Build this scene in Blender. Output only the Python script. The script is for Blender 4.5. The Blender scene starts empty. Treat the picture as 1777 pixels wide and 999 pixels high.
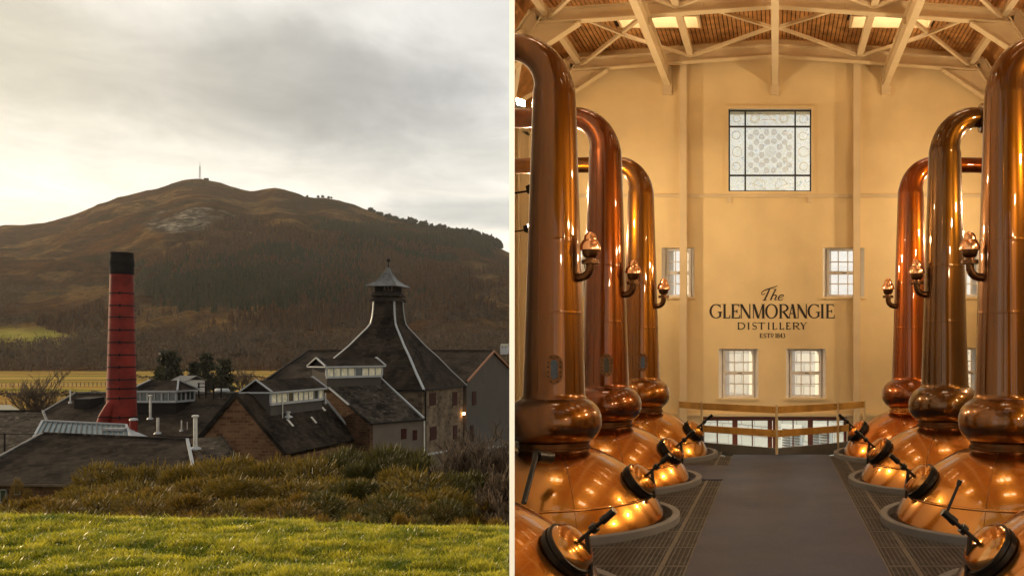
import bpy, bmesh, math, random
import numpy as np
from mathutils import Vector, Matrix, noise
random.seed(7); np.random.seed(7)
S = bpy.context.scene
C = S.collection
R = math.radians
PI = math.pi
# ------------------------------------------------------------------ camera
F, CX, CY, H = 1560.0, 1345.0, 610.0, 2.08          # focal length and principal point in photo pixels, eye height
cd = bpy.data.cameras.new('camera'); cam = bpy.data.objects.new('camera', cd); C.objects.link(cam)
cam.location = (0, 0, H); cam.rotation_euler = (R(90), 0, 0)
cd.sensor_width = 36; cd.sensor_fit = 'HORIZONTAL'; cd.lens = F/1777*36
cd.shift_x = -(CX-888.5)/1777; cd.shift_y = (CY-499.5)/1777
cd.clip_start = .05; cd.clip_end = 9000
S.camera = cam
S.view_settings.view_transform = 'Standard'; S.view_settings.look = 'None'
S.view_settings.exposure = 0; S.view_settings.gamma = 1; S.view_settings.use_curve_mapping = False
S.cycles.max_bounces = 8; S.cycles.diffuse_bounces = 4; S.cycles.glossy_bounces = 5
S.cycles.transparent_max_bounces = 10; S.cycles.transmission_bounces = 4
S.cycles.sample_clamp_indirect = 4; S.cycles.caustics_reflective = False; S.cycles.caustics_refractive = False
S.cycles.use_denoising = True
# ------------------------------------------------------------------ sun and sky
sun_dir = Vector((-.93, .30, .26)).normalized()
sl = bpy.data.lights.new('sun', 'SUN'); so = bpy.data.objects.new('sun', sl); C.objects.link(so)
sl.energy = 5.0; sl.angle = R(.6); sl.color = (1, .76, .45)
so.rotation_euler = sun_dir.to_track_quat('Z', 'Y').to_euler()
W = bpy.data.worlds.new('World'); S.world = W; W.use_nodes = True
def build_world():
    nt = W.node_tree; N = nt.nodes; L = nt.links; N.clear()
    def n(t, **k):
        x = N.new(t)
        for a, b in k.items(): setattr(x, a, b)
        return x
    def mth(op, a, b=None, c=None):
        x = n('ShaderNodeMath', operation=op)
        for i, v in enumerate((a, b, c)):
            if v is None: continue
            if isinstance(v, (int, float)): x.inputs[i].default_value = v
            else: L.new(v, x.inputs[i])
        return x.outputs[0]
    def vm(op, a, b=None):
        x = n('ShaderNodeVectorMath', operation=op)
        for i, v in enumerate((a, b)):
            if v is None: continue
            if isinstance(v, (tuple, list)): x.inputs[i].default_value = v
            else: L.new(v, x.inputs[i])
        return x
    sky = n('ShaderNodeTexSky', sky_type='NISHITA'); sky.sun_disc = False
    sky.sun_elevation = math.asin(sun_dir.z); sky.sun_rotation = math.atan2(sun_dir.x, sun_dir.y)
    b1 = n('ShaderNodeBackground'); b1.inputs[1].default_value = .08; L.new(sky.outputs[0], b1.inputs[0])
    tc = n('ShaderNodeTexCoord'); d = tc.outputs['Generated']
    sep = n('ShaderNodeSeparateXYZ'); L.new(d, sep.inputs[0]); dx, dy, dz = sep.outputs
    k = mth('ADD', mth('MAXIMUM', dz, 0.0), .16)
    comb = n('ShaderNodeCombineXYZ'); L.new(mth('DIVIDE', dx, k), comb.inputs[0]); L.new(mth('DIVIDE', dy, k), comb.inputs[1])
    def fbm(scale, det, rough, off, dist=0.0, vec=None):
        mp = n('ShaderNodeMapping'); mp.inputs[1].default_value = off
        L.new(vec or comb.outputs[0], mp.inputs[0])
        t = n('ShaderNodeTexNoise'); t.inputs['Scale'].default_value = scale; t.inputs['Detail'].default_value = det
        t.inputs['Roughness'].default_value = rough; t.inputs['Distortion'].default_value = dist
        L.new(mp.outputs[0], t.inputs[0]); return t.outputs[0]
    def ramp(v, a, b):
        x = n('ShaderNodeMapRange'); x.interpolation_type = 'SMOOTHSTEP'
        L.new(v, x.inputs[0]); x.inputs[1].default_value = a; x.inputs[2].default_value = b; return x.outputs[0]
    big = fbm(.75, 6, .55, (3.1, 1.7, 0)); fine = fbm(3.2, 9, .6, (9.2, 4.3, 2), .4)
    wob = mth('SUBTRACT', fbm(3.0, 6, .6, (1, 8, 3), 0, d), .5)
    def bank(px, py, sx, sy, edge):        # a soft cloud bank round a sky direction
        d0 = Vector(((px-CX)/F, 1, (CY-py)/F)).normalized()
        t = Vector((d0.y, -d0.x, 0)).normalized(); u = t.cross(d0)
        q = vm('SUBTRACT', d, tuple(d0)).outputs[0]
        a = mth('MULTIPLY', vm('DOT_PRODUCT', q, tuple(t)).outputs['Value'], 1/sx)
        b = mth('MULTIPLY', vm('DOT_PRODUCT', q, tuple(u)).outputs['Value'], 1/sy)
        r = mth('SQRT', mth('ADD', mth('MULTIPLY', a, a), mth('MULTIPLY', b, b)))
        r = mth('ADD', r, mth('MULTIPLY', wob, 2.3))
        return ramp(r, 1.0, edge)
    def mix(fac, a, b):
        x = n('ShaderNodeMix', data_type='RGBA')
        for i, v in ((0, fac), (6, a), (7, b)):
            if isinstance(v, (int, float)): x.inputs[i].default_value = v
            elif isinstance(v, tuple): x.inputs[i].default_value = (*v, 1)
            else: L.new(v, x.inputs[i])
        return x.outputs[2]
    col = mix(ramp(big, .36, .66), (.90, .88, .83), (.62, .61, .57))       # high cloud, lighter and darker
    low = ramp(dz, .25, .12)                                            # thin bright cloud towards the horizon
    col = mix(mth('MULTIPLY', low, .9), col, (1.04, .985, .86))
    col = mix(mth('MULTIPLY', bank(430, 125, .27, .085, .25), .95), col, (.40, .40, .385))
    col = mix(mth('MULTIPLY', bank(40, 110, .20, .11, .2), .8), col, (.50, .485, .42))
    col = mix(mth('MULTIPLY', bank(850, 370, .13, .020, .4), .85), col, (.60, .595, .56))
    gl = ramp(vm('DOT_PRODUCT', d, tuple(sun_dir)).outputs['Value'], .62, 1.0)
    col = mix(mth('MULTIPLY', gl, .30), col, (1.5, 1.25, .85))
    det = mth('ADD', mth('MULTIPLY', mth('SUBTRACT', fine, .5), .72), 1.0)
    mul = vm('SCALE', col); L.new(det, mul.inputs[3])
    b2 = n('ShaderNodeBackground'); b2.inputs[1].default_value = 1.10; L.new(mul.outputs[0], b2.inputs[0])
    ms = n('ShaderNodeMixShader'); ms.inputs[0].default_value = .93
    L.new(b1.outputs[0], ms.inputs[1]); L.new(b2.outputs[0], ms.inputs[2])
    o = n('ShaderNodeOutputWorld'); L.new(ms.outputs[0], o.inputs[0])
build_world()
LAMP = 940.0                                         # emission strength of the floodlights in the still house
# ------------------------------------------------------------------ helpers
def P(px, py, Y): return Vector(((px-CX)/F*Y, Y, H-(py-CY)/F*Y))
def PX(px, Y): return (px-CX)/F*Y
def PZ(py, Y): return H-(py-CY)/F*Y
def wloc(o):
    v = Vector((0, 0, 0))
    while o is not None: v += o.location; o = o.parent
    return v
def tag(o, label=None, cat=None, group=None, kind=None):
    if label: o['label'] = label
    if cat: o['category'] = cat
    if group: o['group'] = group
    if kind: o['kind'] = kind
    return o
def thing(name, loc, label, cat, group=None, parent=None):
    o = bpy.data.objects.new(name, None); C.objects.link(o); o.location = loc; o.empty_display_size = .3
    if parent: o.parent = parent; o.location = Vector(loc)-wloc(parent)
    return tag(o, label, cat, group)
CLIP_N = Vector((1, .29263, 0)).normalized()
class MB:
    def __init__(s): s.v = []; s.f = []; s.m = []; s.mi = 0
    def quad(s, *p): s.poly(p)
    def poly(s, pts):
        b = len(s.v); s.v += [tuple(p) for p in pts]; s.f.append(tuple(range(b, b+len(pts)))); s.m.append(s.mi)
    def hull8(s, p):       # bottom four then top four, both anticlockwise from above
        b = len(s.v); s.v += [tuple(q) for q in p]
        for f in ((3, 2, 1, 0), (4, 5, 6, 7), (0, 1, 5, 4), (1, 2, 6, 5), (2, 3, 7, 6), (3, 0, 4, 7)):
            s.f.append(tuple(b+i for i in f)); s.m.append(s.mi)
    def box(s, x0, x1, y0, y1, z0, z1):
        s.hull8([(x0, y0, z0), (x1, y0, z0), (x1, y1, z0), (x0, y1, z0), (x0, y0, z1), (x1, y0, z1), (x1, y1, z1), (x0, y1, z1)])
    def bar(s, p, q, w, h=None, up=(0, 0, 1)):
        p, q = Vector(p), Vector(q); h = h or w; d = (q-p).normalized(); up = Vector(up)
        if abs(d.dot(up)) > .98: up = Vector((0, 1, 0))
        a = d.cross(up).normalized()*(w/2); c = a.cross(d).normalized()*(h/2)
        s.hull8([p-a-c, p+a-c, q+a-c, q-a-c, p-a+c, p+a+c, q+a+c, q-a+c])
    def ibeam(s, p, q, w, h, tf=.03, tw=.03, up=(0, 0, 1)):
        p, q, up = Vector(p), Vector(q), Vector(up); d = (q-p).normalized()
        a = d.cross(up).normalized(); c = a.cross(d).normalized()
        s.bar(p+c*(h/2-tf/2), q+c*(h/2-tf/2), w, tf, c); s.bar(p-c*(h/2-tf/2), q-c*(h/2-tf/2), w, tf, c)
        s.bar(p, q, tw, h-2*tf, c)
    def slab(s, pts, t, down=None):      # a flat polygon with thickness t under it
        pts = [Vector(p) for p in pts]; n = Vector((0, 0, 0))
        for i in range(len(pts)): n += (pts[i]-pts[0]).cross(pts[(i+1) % len(pts)]-pts[0])
        n.normalize()
        if down is None and n.z < 0: pts = pts[::-1]; n = -n
        lo = [p-n*t for p in pts]; k = len(pts); s.poly(pts); s.poly(lo[::-1])
        for i in range(k): j = (i+1) % k; s.poly((pts[i], lo[i], lo[j], pts[j]))
    def tube(s, path, rad, seg=10, caps=True):
        path = [Vector(p) for p in path]; k = len(path)
        if not isinstance(rad, (list, tuple)): rad = [rad]*k
        b = len(s.v); ref = None
        for i in range(k):
            d = (path[min(i+1, k-1)]-path[max(i-1, 0)]).normalized()
            if ref is None: ref = Vector((0, 0, 1)) if abs(d.z) < .9 else Vector((0, 1, 0))
            a = d.cross(ref).normalized(); c = a.cross(d).normalized(); ref = c
            for j in range(seg):
                t = 2*PI*j/seg; s.v.append(tuple(path[i]+(a*math.cos(t)+c*math.sin(t))*rad[i]))
        for i in range(k-1):
            for j in range(seg):
                j2 = (j+1) % seg; s.f.append((b+i*seg+j2, b+i*seg+j, b+(i+1)*seg+j, b+(i+1)*seg+j2)); s.m.append(s.mi)
        if caps:
            s.f.append(tuple(b+j for j in range(seg))); s.f.append(tuple(b+(k-1)*seg+j for j in range(seg-1, -1, -1))); s.m += [s.mi]*2
    def lathe(s, prof, seg=48, M=None, cap=False):
        M = M or Matrix(); b = len(s.v); k = len(prof)
        for r, z in prof:
            for j in range(seg):
                t = 2*PI*j/seg; s.v.append(tuple(M @ Vector((r*math.cos(t), r*math.sin(t), z))))
        for i in range(k-1):
            for j in range(seg):
                j2 = (j+1) % seg; s.f.append((b+i*seg+j, b+i*seg+j2, b+(i+1)*seg+j2, b+(i+1)*seg+j)); s.m.append(s.mi)
        if cap:
            s.f.append(tuple(b+j for j in range(seg-1, -1, -1))); s.f.append(tuple(b+(k-1)*seg+j for j in range(seg))); s.m += [s.mi]*2
    def build(s, name, mat, parent=None, smooth=False, clip=False, uv=False, kind=None, auto=None):
        o0 = wloc(parent) if parent else Vector((0, 0, 0))
        me = bpy.data.meshes.new(name)
        me.from_pydata([(v[0]-o0.x, v[1]-o0.y, v[2]-o0.z) for v in s.v], [], s.f); me.validate()
        for m in (mat if isinstance(mat, (list, tuple)) else [mat]): me.materials.append(m)
        if any(s.m) and len(me.polygons) == len(s.m): me.polygons.foreach_set('material_index', s.m)
        if clip:
            bm = bmesh.new(); bm.from_mesh(me)
            bmesh.ops.bisect_plane(bm, geom=bm.verts[:]+bm.edges[:]+bm.faces[:], plane_co=CLIP_N*.021-o0, plane_no=CLIP_N, clear_inner=True)
            bm.to_mesh(me); bm.free()
        if smooth:
            me.polygons.foreach_set('use_smooth', [True]*len(me.polygons))
            if auto: me.set_sharp_from_angle(angle=R(auto))
        if uv: make_uv(me, o0)
        o = bpy.data.objects.new(name, me); C.objects.link(o)
        if parent: o.parent = parent
        if kind: o['kind'] = kind
        return o
def make_uv(me, o0):
    l = me.uv_layers.new(name='UVMap'); Z = Vector((0, 0, 1))
    for p in me.polygons:
        n = p.normal; t = Z.cross(n)
        t = t.normalized() if t.length > .05 else Vector((1, 0, 0))
        b = n.cross(t)
        for li in p.loop_indices:
            v = me.vertices[me.loops[li].vertex_index].co+o0; l.data[li].uv = (v.dot(t), v.dot(b))
# ------------------------------------------------------------------ materials
def node_mat(name):
    m = bpy.data.materials.new(name); m.use_nodes = True; nt = m.node_tree
    return m, nt.nodes, nt.links, nt.nodes['Principled BSDF']
def bnoise(N, L, vec, scale, det=4, rough=.55):
    t = N.new('ShaderNodeTexNoise'); t.inputs['Scale'].default_value = scale; t.inputs['Detail'].default_value = det
    t.inputs['Roughness'].default_value = rough; L.new(vec, t.inputs[0]); return t.outputs[0]
def cramp(N, L, fac, stops):
    r = N.new('ShaderNodeValToRGB'); e = r.color_ramp.elements
    while len(e) < len(stops): e.new(.5)
    for x, (p, c) in zip(e, stops): x.position = p; x.color = (*c, 1)
    L.new(fac, r.inputs[0]); return r.outputs[0]
def mixc(N, L, fac, a, b, mode='MIX'):
    x = N.new('ShaderNodeMix'); x.data_type = 'RGBA'; x.blend_type = mode
    for i, v in ((0, fac), (6, a), (7, b)):
        if isinstance(v, (int, float)): x.inputs[i].default_value = v
        elif isinstance(v, tuple): x.inputs[i].default_value = (*v, 1)
        else: L.new(v, x.inputs[i])
    return x.outputs[2]
def bump(N, L, B, h, st, dist=.02):
    x = N.new('ShaderNodeBump'); x.inputs['Strength'].default_value = st; x.inputs['Distance'].default_value = dist
    L.new(h, x.inputs['Height']); L.new(x.outputs[0], B.inputs['Normal'])
def mat(name, col, rough=.6, metal=0, var=.25, scale=6, bmp=0, bscale=40, bdist=.01, spec=.5):
    m, N, L, B = node_mat(name); tc = N.new('ShaderNodeTexCoord').outputs['Object']
    f = bnoise(N, L, tc, scale)
    lo = tuple(c*(1-var) for c in col); hi = tuple(min(1, c*(1+var)) for c in col)
    L.new(cramp(N, L, f, [(.3, lo), (.7, hi)]), B.inputs['Base Color'])
    B.inputs['Roughness'].default_value = rough; B.inputs['Metallic'].default_value = metal
    B.inputs['Specular IOR Level'].default_value = spec
    if bmp: bump(N, L, B, bnoise(N, L, tc, bscale), bmp, bdist)
    return m
def copper(name, col, rough=.2, streak=.45, wear=(.13, .052, .008), dome=False):
    m, N, L, B = node_mat(name); g = N.new('ShaderNodeNewGeometry'); pos = g.outputs['Position']
    mp = N.new('ShaderNodeMapping'); mp.inputs[3].default_value = (2.2, 2.2, 1.2) if dome else (7, 7, .6); L.new(pos, mp.inputs[0])
    s = bnoise(N, L, mp.outputs[0], 1.0, 2 if dome else 4); b = bnoise(N, L, pos, 1.1, 4); t = bnoise(N, L, pos, 6, 2)
    c = cramp(N, L, s, [(.25, tuple(x*(1-streak) for x in col)), (.75, tuple(min(1, x*(1+streak*.35)) for x in col))])
    fac = N.new('ShaderNodeMapRange'); L.new(b, fac.inputs[0]); fac.inputs[1].default_value = .42; fac.inputs[2].default_value = .78; fac.inputs[4].default_value = .6
    c = mixc(N, L, fac.outputs[0], c, wear)
    L.new(c, B.inputs['Base Color']); B.inputs['Metallic'].default_value = 1
    rr = N.new('ShaderNodeMapRange'); L.new(s, rr.inputs[0]); rr.inputs[3].default_value = rough*(.9 if dome else .75); rr.inputs[4].default_value = rough*(1.15 if dome else 1.4)
    L.new(rr.outputs[0], B.inputs['Roughness'])
    B.inputs['Coat Weight'].default_value = 1; B.inputs['Coat Roughness'].default_value = .035; B.inputs['Coat IOR'].default_value = 1.55
    return m
def bricky(name, c1, c2, mortar, bw, bh, msize=.02, rough=.9, big=.5, bst=.6, squash=.0, lichen=None):
    m, N, L, B = node_mat(name); uv = N.new('ShaderNodeTexCoord').outputs['UV']
    w = N.new('ShaderNodeTexNoise'); w.inputs['Scale'].default_value = 1.5; w.inputs['Detail'].default_value = 3; L.new(uv, w.inputs[0])
    ad = N.new('ShaderNodeVectorMath'); ad.operation = 'MULTIPLY_ADD'
    L.new(w.outputs['Color'], ad.inputs[0]); ad.inputs[1].default_value = (squash, squash, 0); L.new(uv, ad.inputs[2])
    b = N.new('ShaderNodeTexBrick'); L.new(ad.outputs[0], b.inputs[0])
    b.inputs['Scale'].default_value = 1; b.inputs['Brick Width'].default_value = bw; b.inputs['Row Height'].default_value = bh
    b.inputs['Mortar Size'].default_value = msize; b.inputs['Mortar Smooth'].default_value = .3; b.inputs['Bias'].default_value = -.1
    b.inputs['Color1'].default_value = (*c1, 1); b.inputs['Color2'].default_value = (*c2, 1); b.inputs['Mortar'].default_value = (*mortar, 1)
    pos = N.new('ShaderNodeNewGeometry').outputs['Position']
    n1 = bnoise(N, L, pos, .5, 5); n2 = bnoise(N, L, pos, 2.7, 4)
    c = mixc(N, L, big, b.outputs[0], cramp(N, L, n1, [(.35, tuple(x*.45 for x in c1)), (.65, tuple(min(1, x*1.25) for x in c2))]))
    if lichen:
        f = N.new('ShaderNodeMapRange'); L.new(n2, f.inputs[0]); f.inputs[1].default_value = .58; f.inputs[2].default_value = .75; f.inputs[4].default_value = lichen[1]
        c = mixc(N, L, f.outputs[0], c, lichen[0])
    L.new(c, B.inputs['Base Color']); B.inputs['Roughness'].default_value = rough; B.inputs['Specular IOR Level'].default_value = .04
    mx = N.new('ShaderNodeMath'); mx.operation = 'MULTIPLY_ADD'; L.new(b.outputs[1], mx.inputs[0]); mx.inputs[1].default_value = -1; L.new(n2, mx.inputs[2])
    bump(N, L, B, mx.outputs[0], bst, .04)
    return m
def glass_mat(name, tint=(.9, .93, .95), refl=.12, frost=0.0):
    m, N, L, B = node_mat(name); N.remove(B); o = N['Material Output']
    t = N.new('ShaderNodeBsdfTransparent'); t.inputs[0].default_value = (*tint, 1)
    g = N.new('ShaderNodeBsdfGlossy'); g.inputs['Roughness'].default_value = .03
    fr = N.new('ShaderNodeFresnel'); fr.inputs[0].default_value = 1.5
    mx = N.new('ShaderNodeMixShader'); L.new(fr.outputs[0], mx.inputs[0]); L.new(t.outputs[0], mx.inputs[1]); L.new(g.outputs[0], mx.inputs[2])
    out = mx.outputs[0]
    if frost:
        tr = N.new('ShaderNodeBsdfTranslucent'); tr.inputs[0].default_value = (.95, .95, .95, 1)
        m2 = N.new('ShaderNodeMixShader'); m2.inputs[0].default_value = frost; L.new(out, m2.inputs[1]); L.new(tr.outputs[0], m2.inputs[2]); out = m2.outputs[0]
    L.new(out, o.inputs[0]); return m
def emit_mat(name, col, st):
    m, N, L, B = node_mat(name); B.inputs['Base Color'].default_value = (*col, 1)
    B.inputs['Emission Color'].default_value = (*col, 1); B.inputs['Emission Strength'].default_value = st; return m
M = {}
M['cream'] = mat('cream_plaster', (.845, .655, .365), .75, var=.07, scale=.9, bmp=.12, bscale=5, bdist=.02)
M['steel_cream'] = mat('cream_painted_steel', (.72, .57, .36), .45, var=.06, scale=2)
M['board'] = mat('ceiling_pine', (.55, .28, .10), .5, var=.35, scale=3.5)
M['roofdark'] = mat('roof_underlay', (.05, .025, .012), .9)
M['white_wall'] = mat('white_paint', (.92, .92, .91), .6, var=.02)
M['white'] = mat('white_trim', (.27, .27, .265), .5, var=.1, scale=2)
M['reveal'] = mat('daylight_white_reveal', (.90, .87, .84), .6, var=.03)  # daylight on the reveals is put into this whiter colour
M['mat'] = None
M['steel'] = mat('galvanised_grating', (.13, .125, .12), .5, metal=.5, var=.3, scale=5)
M['plate'] = mat('grey_kick_plate', (.17, .17, .165), .45, metal=.3, var=.15, scale=2)
M['kerb'] = mat('painted_kerb', (.17, .165, .17), .7, var=.12, scale=3, bmp=.1, bscale=30)
M['under'] = mat('void_shade', (.02, .018, .016), .9)  # near-black colour stands for the shade below the gratings
M['oak'] = mat('varnished_rail_wood', (.52, .27, .06), .35, var=.18, scale=4)
M['mahogany'] = mat('red_brown_joinery', (.20, .045, .015), .4, var=.2, scale=4)
M['black'] = mat('black_iron', (.012, .010, .009), .32, metal=.4, var=.3, scale=10)
M['bronze'] = mat('aged_bronze', (.13, .062, .028), .32, metal=1, var=.3, scale=12)
M['bright_copper'] = mat('bright_copper', (.86, .46, .24), .2, metal=1, var=.12, scale=14)
M['chrome'] = mat('bright_metal', (.75, .73, .70), .2, metal=1, var=.05)
M['letter'] = mat('dark_lettering', (.022, .017, .017), .5, var=.1)
M['lead'] = mat('lead_came', (.02, .022, .028), .4, var=.1)
M['sight'] = mat('dark_sight_glass', (.012, .014, .016), .06, var=.1)
M['frame_pale'] = mat('pale_window_frame', (.82, .78, .74), .5, var=.05)
M['glass'] = glass_mat('window_glass', (.99, .99, 1), frost=.04)
M['glass2'] = glass_mat('lower_window_glass', (.88, .93, .97), frost=.03)
M['skyglow'] = emit_mat('self_lit_skylight_pane', (1, .90, .72), 9.0)  # panes emit by themselves, standing in for bright daylight
M['lamp'] = emit_mat('lamp_lens', (1.0, .74, .44), LAMP)
M['slate'] = bricky('roof_slate', (.008, .006, .0045), (.045, .033, .024), (.003, .0025, .002), .46, .32, .02, .95, .45, .5, 0, ((.075, .062, .05), .35))
M['slate2'] = bricky('weathered_slate', (.008, .0065, .0052), (.062, .048, .036), (.007, .006, .006), .46, .32, .02, .95, .35, .5, 0, ((.15, .125, .10), .8))
M['stone'] = bricky('red_rubble_stone', (.085, .034, .017), (.19, .10, .05), (.15, .105, .07), .55, .26, .03, .95, .35, .8, .18, ((.17, .12, .07), .6))
M['stone_dark'] = bricky('dark_rubble_stone', (.04, .020, .011), (.12, .062, .032), (.09, .06, .04), .55, .26, .03, .95, .35, .8, .18, ((.14, .10, .06), .5))
M['stone2'] = bricky('tan_rubble_stone', (.06, .042, .028), (.19, .14, .095), (.14, .105, .075), .7, .4, .04, .95, .35, .8, .18, ((.10, .07, .05), .6))
M['glare_stone'] = bricky('glare_pale_stone', (.72, .72, .70), (.86, .86, .84), (.50, .50, .50), 1.3, .7, .05, .9, .15, .8, .2)  # near-white colour stands for daylight glare on the stone
M['harl'] = mat('brown_grey_harl', (.046, .036, .028), .95, var=.15, scale=.6, bmp=.4, bscale=8)
M['harl_pink'] = mat('pink_grey_harl', (.10, .075, .06), .95, var=.15, scale=.7, bmp=.3, bscale=8)
M['red_paint'] = mat('red_chimney_paint', (.14, .014, .009), .7, spec=.15, var=.4, scale=.7, bmp=.15, bscale=10)
M['soot'] = mat('sooty_black', (.012, .010, .009), .9, spec=.08, var=.4, scale=1.5, bmp=.4, bscale=4, bdist=.05)
M['iron'] = mat('dark_iron', (.012, .009, .008), .7, spec=.1)
M['leadroof'] = mat('lead_sheet', (.085, .08, .075), .55, metal=.4, var=.6, scale=2.2)
M['verge'] = mat('sunlit_orange_verge', (.20, .075, .028), .7, var=.2)  # orange of the low sun is put into the board colour
M['win_red'] = mat('dark_red_shutter', (.035, .010, .008), .8, spec=.1)
M['metal_roof'] = mat('blue_green_sheet', (.12, .165, .17), .4, metal=.2, var=.12, scale=1.5)
M['pale_roof'] = mat('pale_green_roof', (.17, .16, .11), .7, var=.12)
M['blind'] = mat('pale_window_blind', (.62, .56, .40), .7, var=.3, scale=3)
M['dark_pane'] = mat('dark_window_pane', (.03, .035, .03), .1, var=.2)
M['pipe_white'] = mat('pale_vent_pipe', (.48, .45, .39), .5, var=.2, scale=3)
M['galv'] = mat('pale_galvanised_mast', (.22, .21, .19), .5)
M['sheep'] = mat('white_wool', (.75, .73, .66), .9)
# rubber mat
def mat_floor():
    m, N, L, B = node_mat('rubber_walkway'); pos = N.new('ShaderNodeNewGeometry').outputs['Position']
    mp = N.new('ShaderNodeMapping'); mp.inputs[3].default_value = (26, 26, 0); L.new(pos, mp.inputs[0])
    v = N.new('ShaderNodeTexVoronoi'); v.inputs['Scale'].default_value = 1; v.inputs['Randomness'].default_value = 0; L.new(mp.outputs[0], v.inputs[0])
    f = bnoise(N, L, pos, 1.3, 6); f2 = bnoise(N, L, pos, 25, 3)
    c = cramp(N, L, f, [(.3, (.024, .039, .084)), (.75, (.037, .058, .120))])
    c = mixc(N, L, .25, c, cramp(N, L, f2, [(.4, (.017, .027, .060)), (.7, (.054, .085, .165))]))
    L.new(c, B.inputs['Base Color'])
    rr = N.new('ShaderNodeMapRange'); L.new(f, rr.inputs[0]); rr.inputs[3].default_value = .3; rr.inputs[4].default_value = .55; L.new(rr.outputs[0], B.inputs['Roughness']); B.inputs['Specular IOR Level'].default_value = .22
    bump(N, L, B, v.outputs[0], .35, .006); return m
M['mat'] = mat_floor()
COP = {  # one copper for each still
 'L0': copper('copper_golden', (0.227, 0.067, 0.0019), .29), 'L1': copper('copper_olive', (0.163, 0.052, 0.0014), .29),
 'L2': copper('copper_red', (0.178, 0.037, 0.0012), .29), 'L3': copper('copper_honey', (0.227, 0.075, 0.0021), .29),
 'R0': copper('copper_amber', (0.222, 0.063, 0.0018), .29), 'R1': copper('copper_tan', (0.167, 0.054, 0.0015), .29),
 'R2': copper('copper_dark', (0.099, 0.036, 0.0014), .29), 'R3': copper('copper_orange', (0.256, 0.050, 0.0012), .29)}
COPP = {k: copper('pot_'+k.lower()+'_copper', c, .22, .12, (0.437, 0.168, 0.0188), True) for k, c in {
 'L0': (0.588, 0.240, 0.0338), 'L1': (0.571, 0.240, 0.0375), 'L2': (0.588, 0.232, 0.0338), 'L3': (0.554, 0.248, 0.0413),
 'R0': (0.571, 0.224, 0.0300), 'R1': (0.571, 0.232, 0.0338), 'R2': (0.571, 0.224, 0.0338), 'R3': (0.622, 0.200, 0.0263)}.items()}
# ================================================================== THE STILL HOUSE (right half)
YB = 22.2
def wall_holes(mb, x0, x1, z0, z1, y0, y1, holes, mir=0, mi_rev=0):
    xs = sorted({x0, x1, *[h[i] for h in holes for i in (0, 1)]}); zs = sorted({z0, z1, *[h[i] for h in holes for i in (2, 3)]})
    inh = lambda x, z: any(h[0] < x < h[1] and h[2] < z < h[3] for h in holes)
    mb.mi = mir
    for a, b in zip(xs, xs[1:]):
        for c, d in zip(zs, zs[1:]):
            if inh((a+b)/2, (c+d)/2): continue
            mb.quad((a, y0, c), (b, y0, c), (b, y0, d), (a, y0, d)); mb.quad((b, y1, c), (a, y1, c), (a, y1, d), (b, y1, d))
    mb.quad((x0, y0, z0), (x0, y0, z1), (x0, y1, z1), (x0, y1, z0)); mb.quad((x1, y1, z0), (x1, y1, z1), (x1, y0, z1), (x1, y0, z0))
    mb.mi = mi_rev
    for a, b, c, d in holes:
        mb.quad((a, y0, c), (a, y1, c), (b, y1, c), (b, y0, c)); mb.quad((a, y0, d), (b, y0, d), (b, y1, d), (a, y1, d))
        sp = .24 if mi_rev and .5 < b-a < 1.3 else 0; mb.quad((a, y0, c), (a, y0, d), (a+sp, y1, d), (a+sp, y1, c)); mb.quad((b, y0, c), (b-sp, y1, c), (b-sp, y1, d), (b, y0, d))
    mb.mi = 0
bx = lambda p: PX(p, YB); bz = lambda p: PZ(p, YB)
HO = {'up_l': (1148, 1205, 430, 515), 'up_r': (1428, 1500, 430, 515), 'out_l': (966, 1018, 430, 515), 'out_r': (1660, 1708, 430, 515),
      'mid_l': (1247, 1316, 605, 690), 'mid_r': (1364, 1433, 605, 690), 'low_r': (1660, 1708, 603, 690)}
holes = {k: (bx(a), bx(b), bz(d), bz(c)) for k, (a, b, c, d) in HO.items()}
HS = (bx(1264), bx(1408), bz(332), bz(189)); HD = (bx(1218), bx(1470), -2.3, bz(723))
mb = MB(); wall_holes(mb, -7, 6.6, -2.7, 9.95, YB, YB+.55, list(holes.values())+[HS, HD], 0, 1)
back_wall = mb.build('wall_back', [M['cream'], M['reveal']], clip=True, kind='structure')
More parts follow.
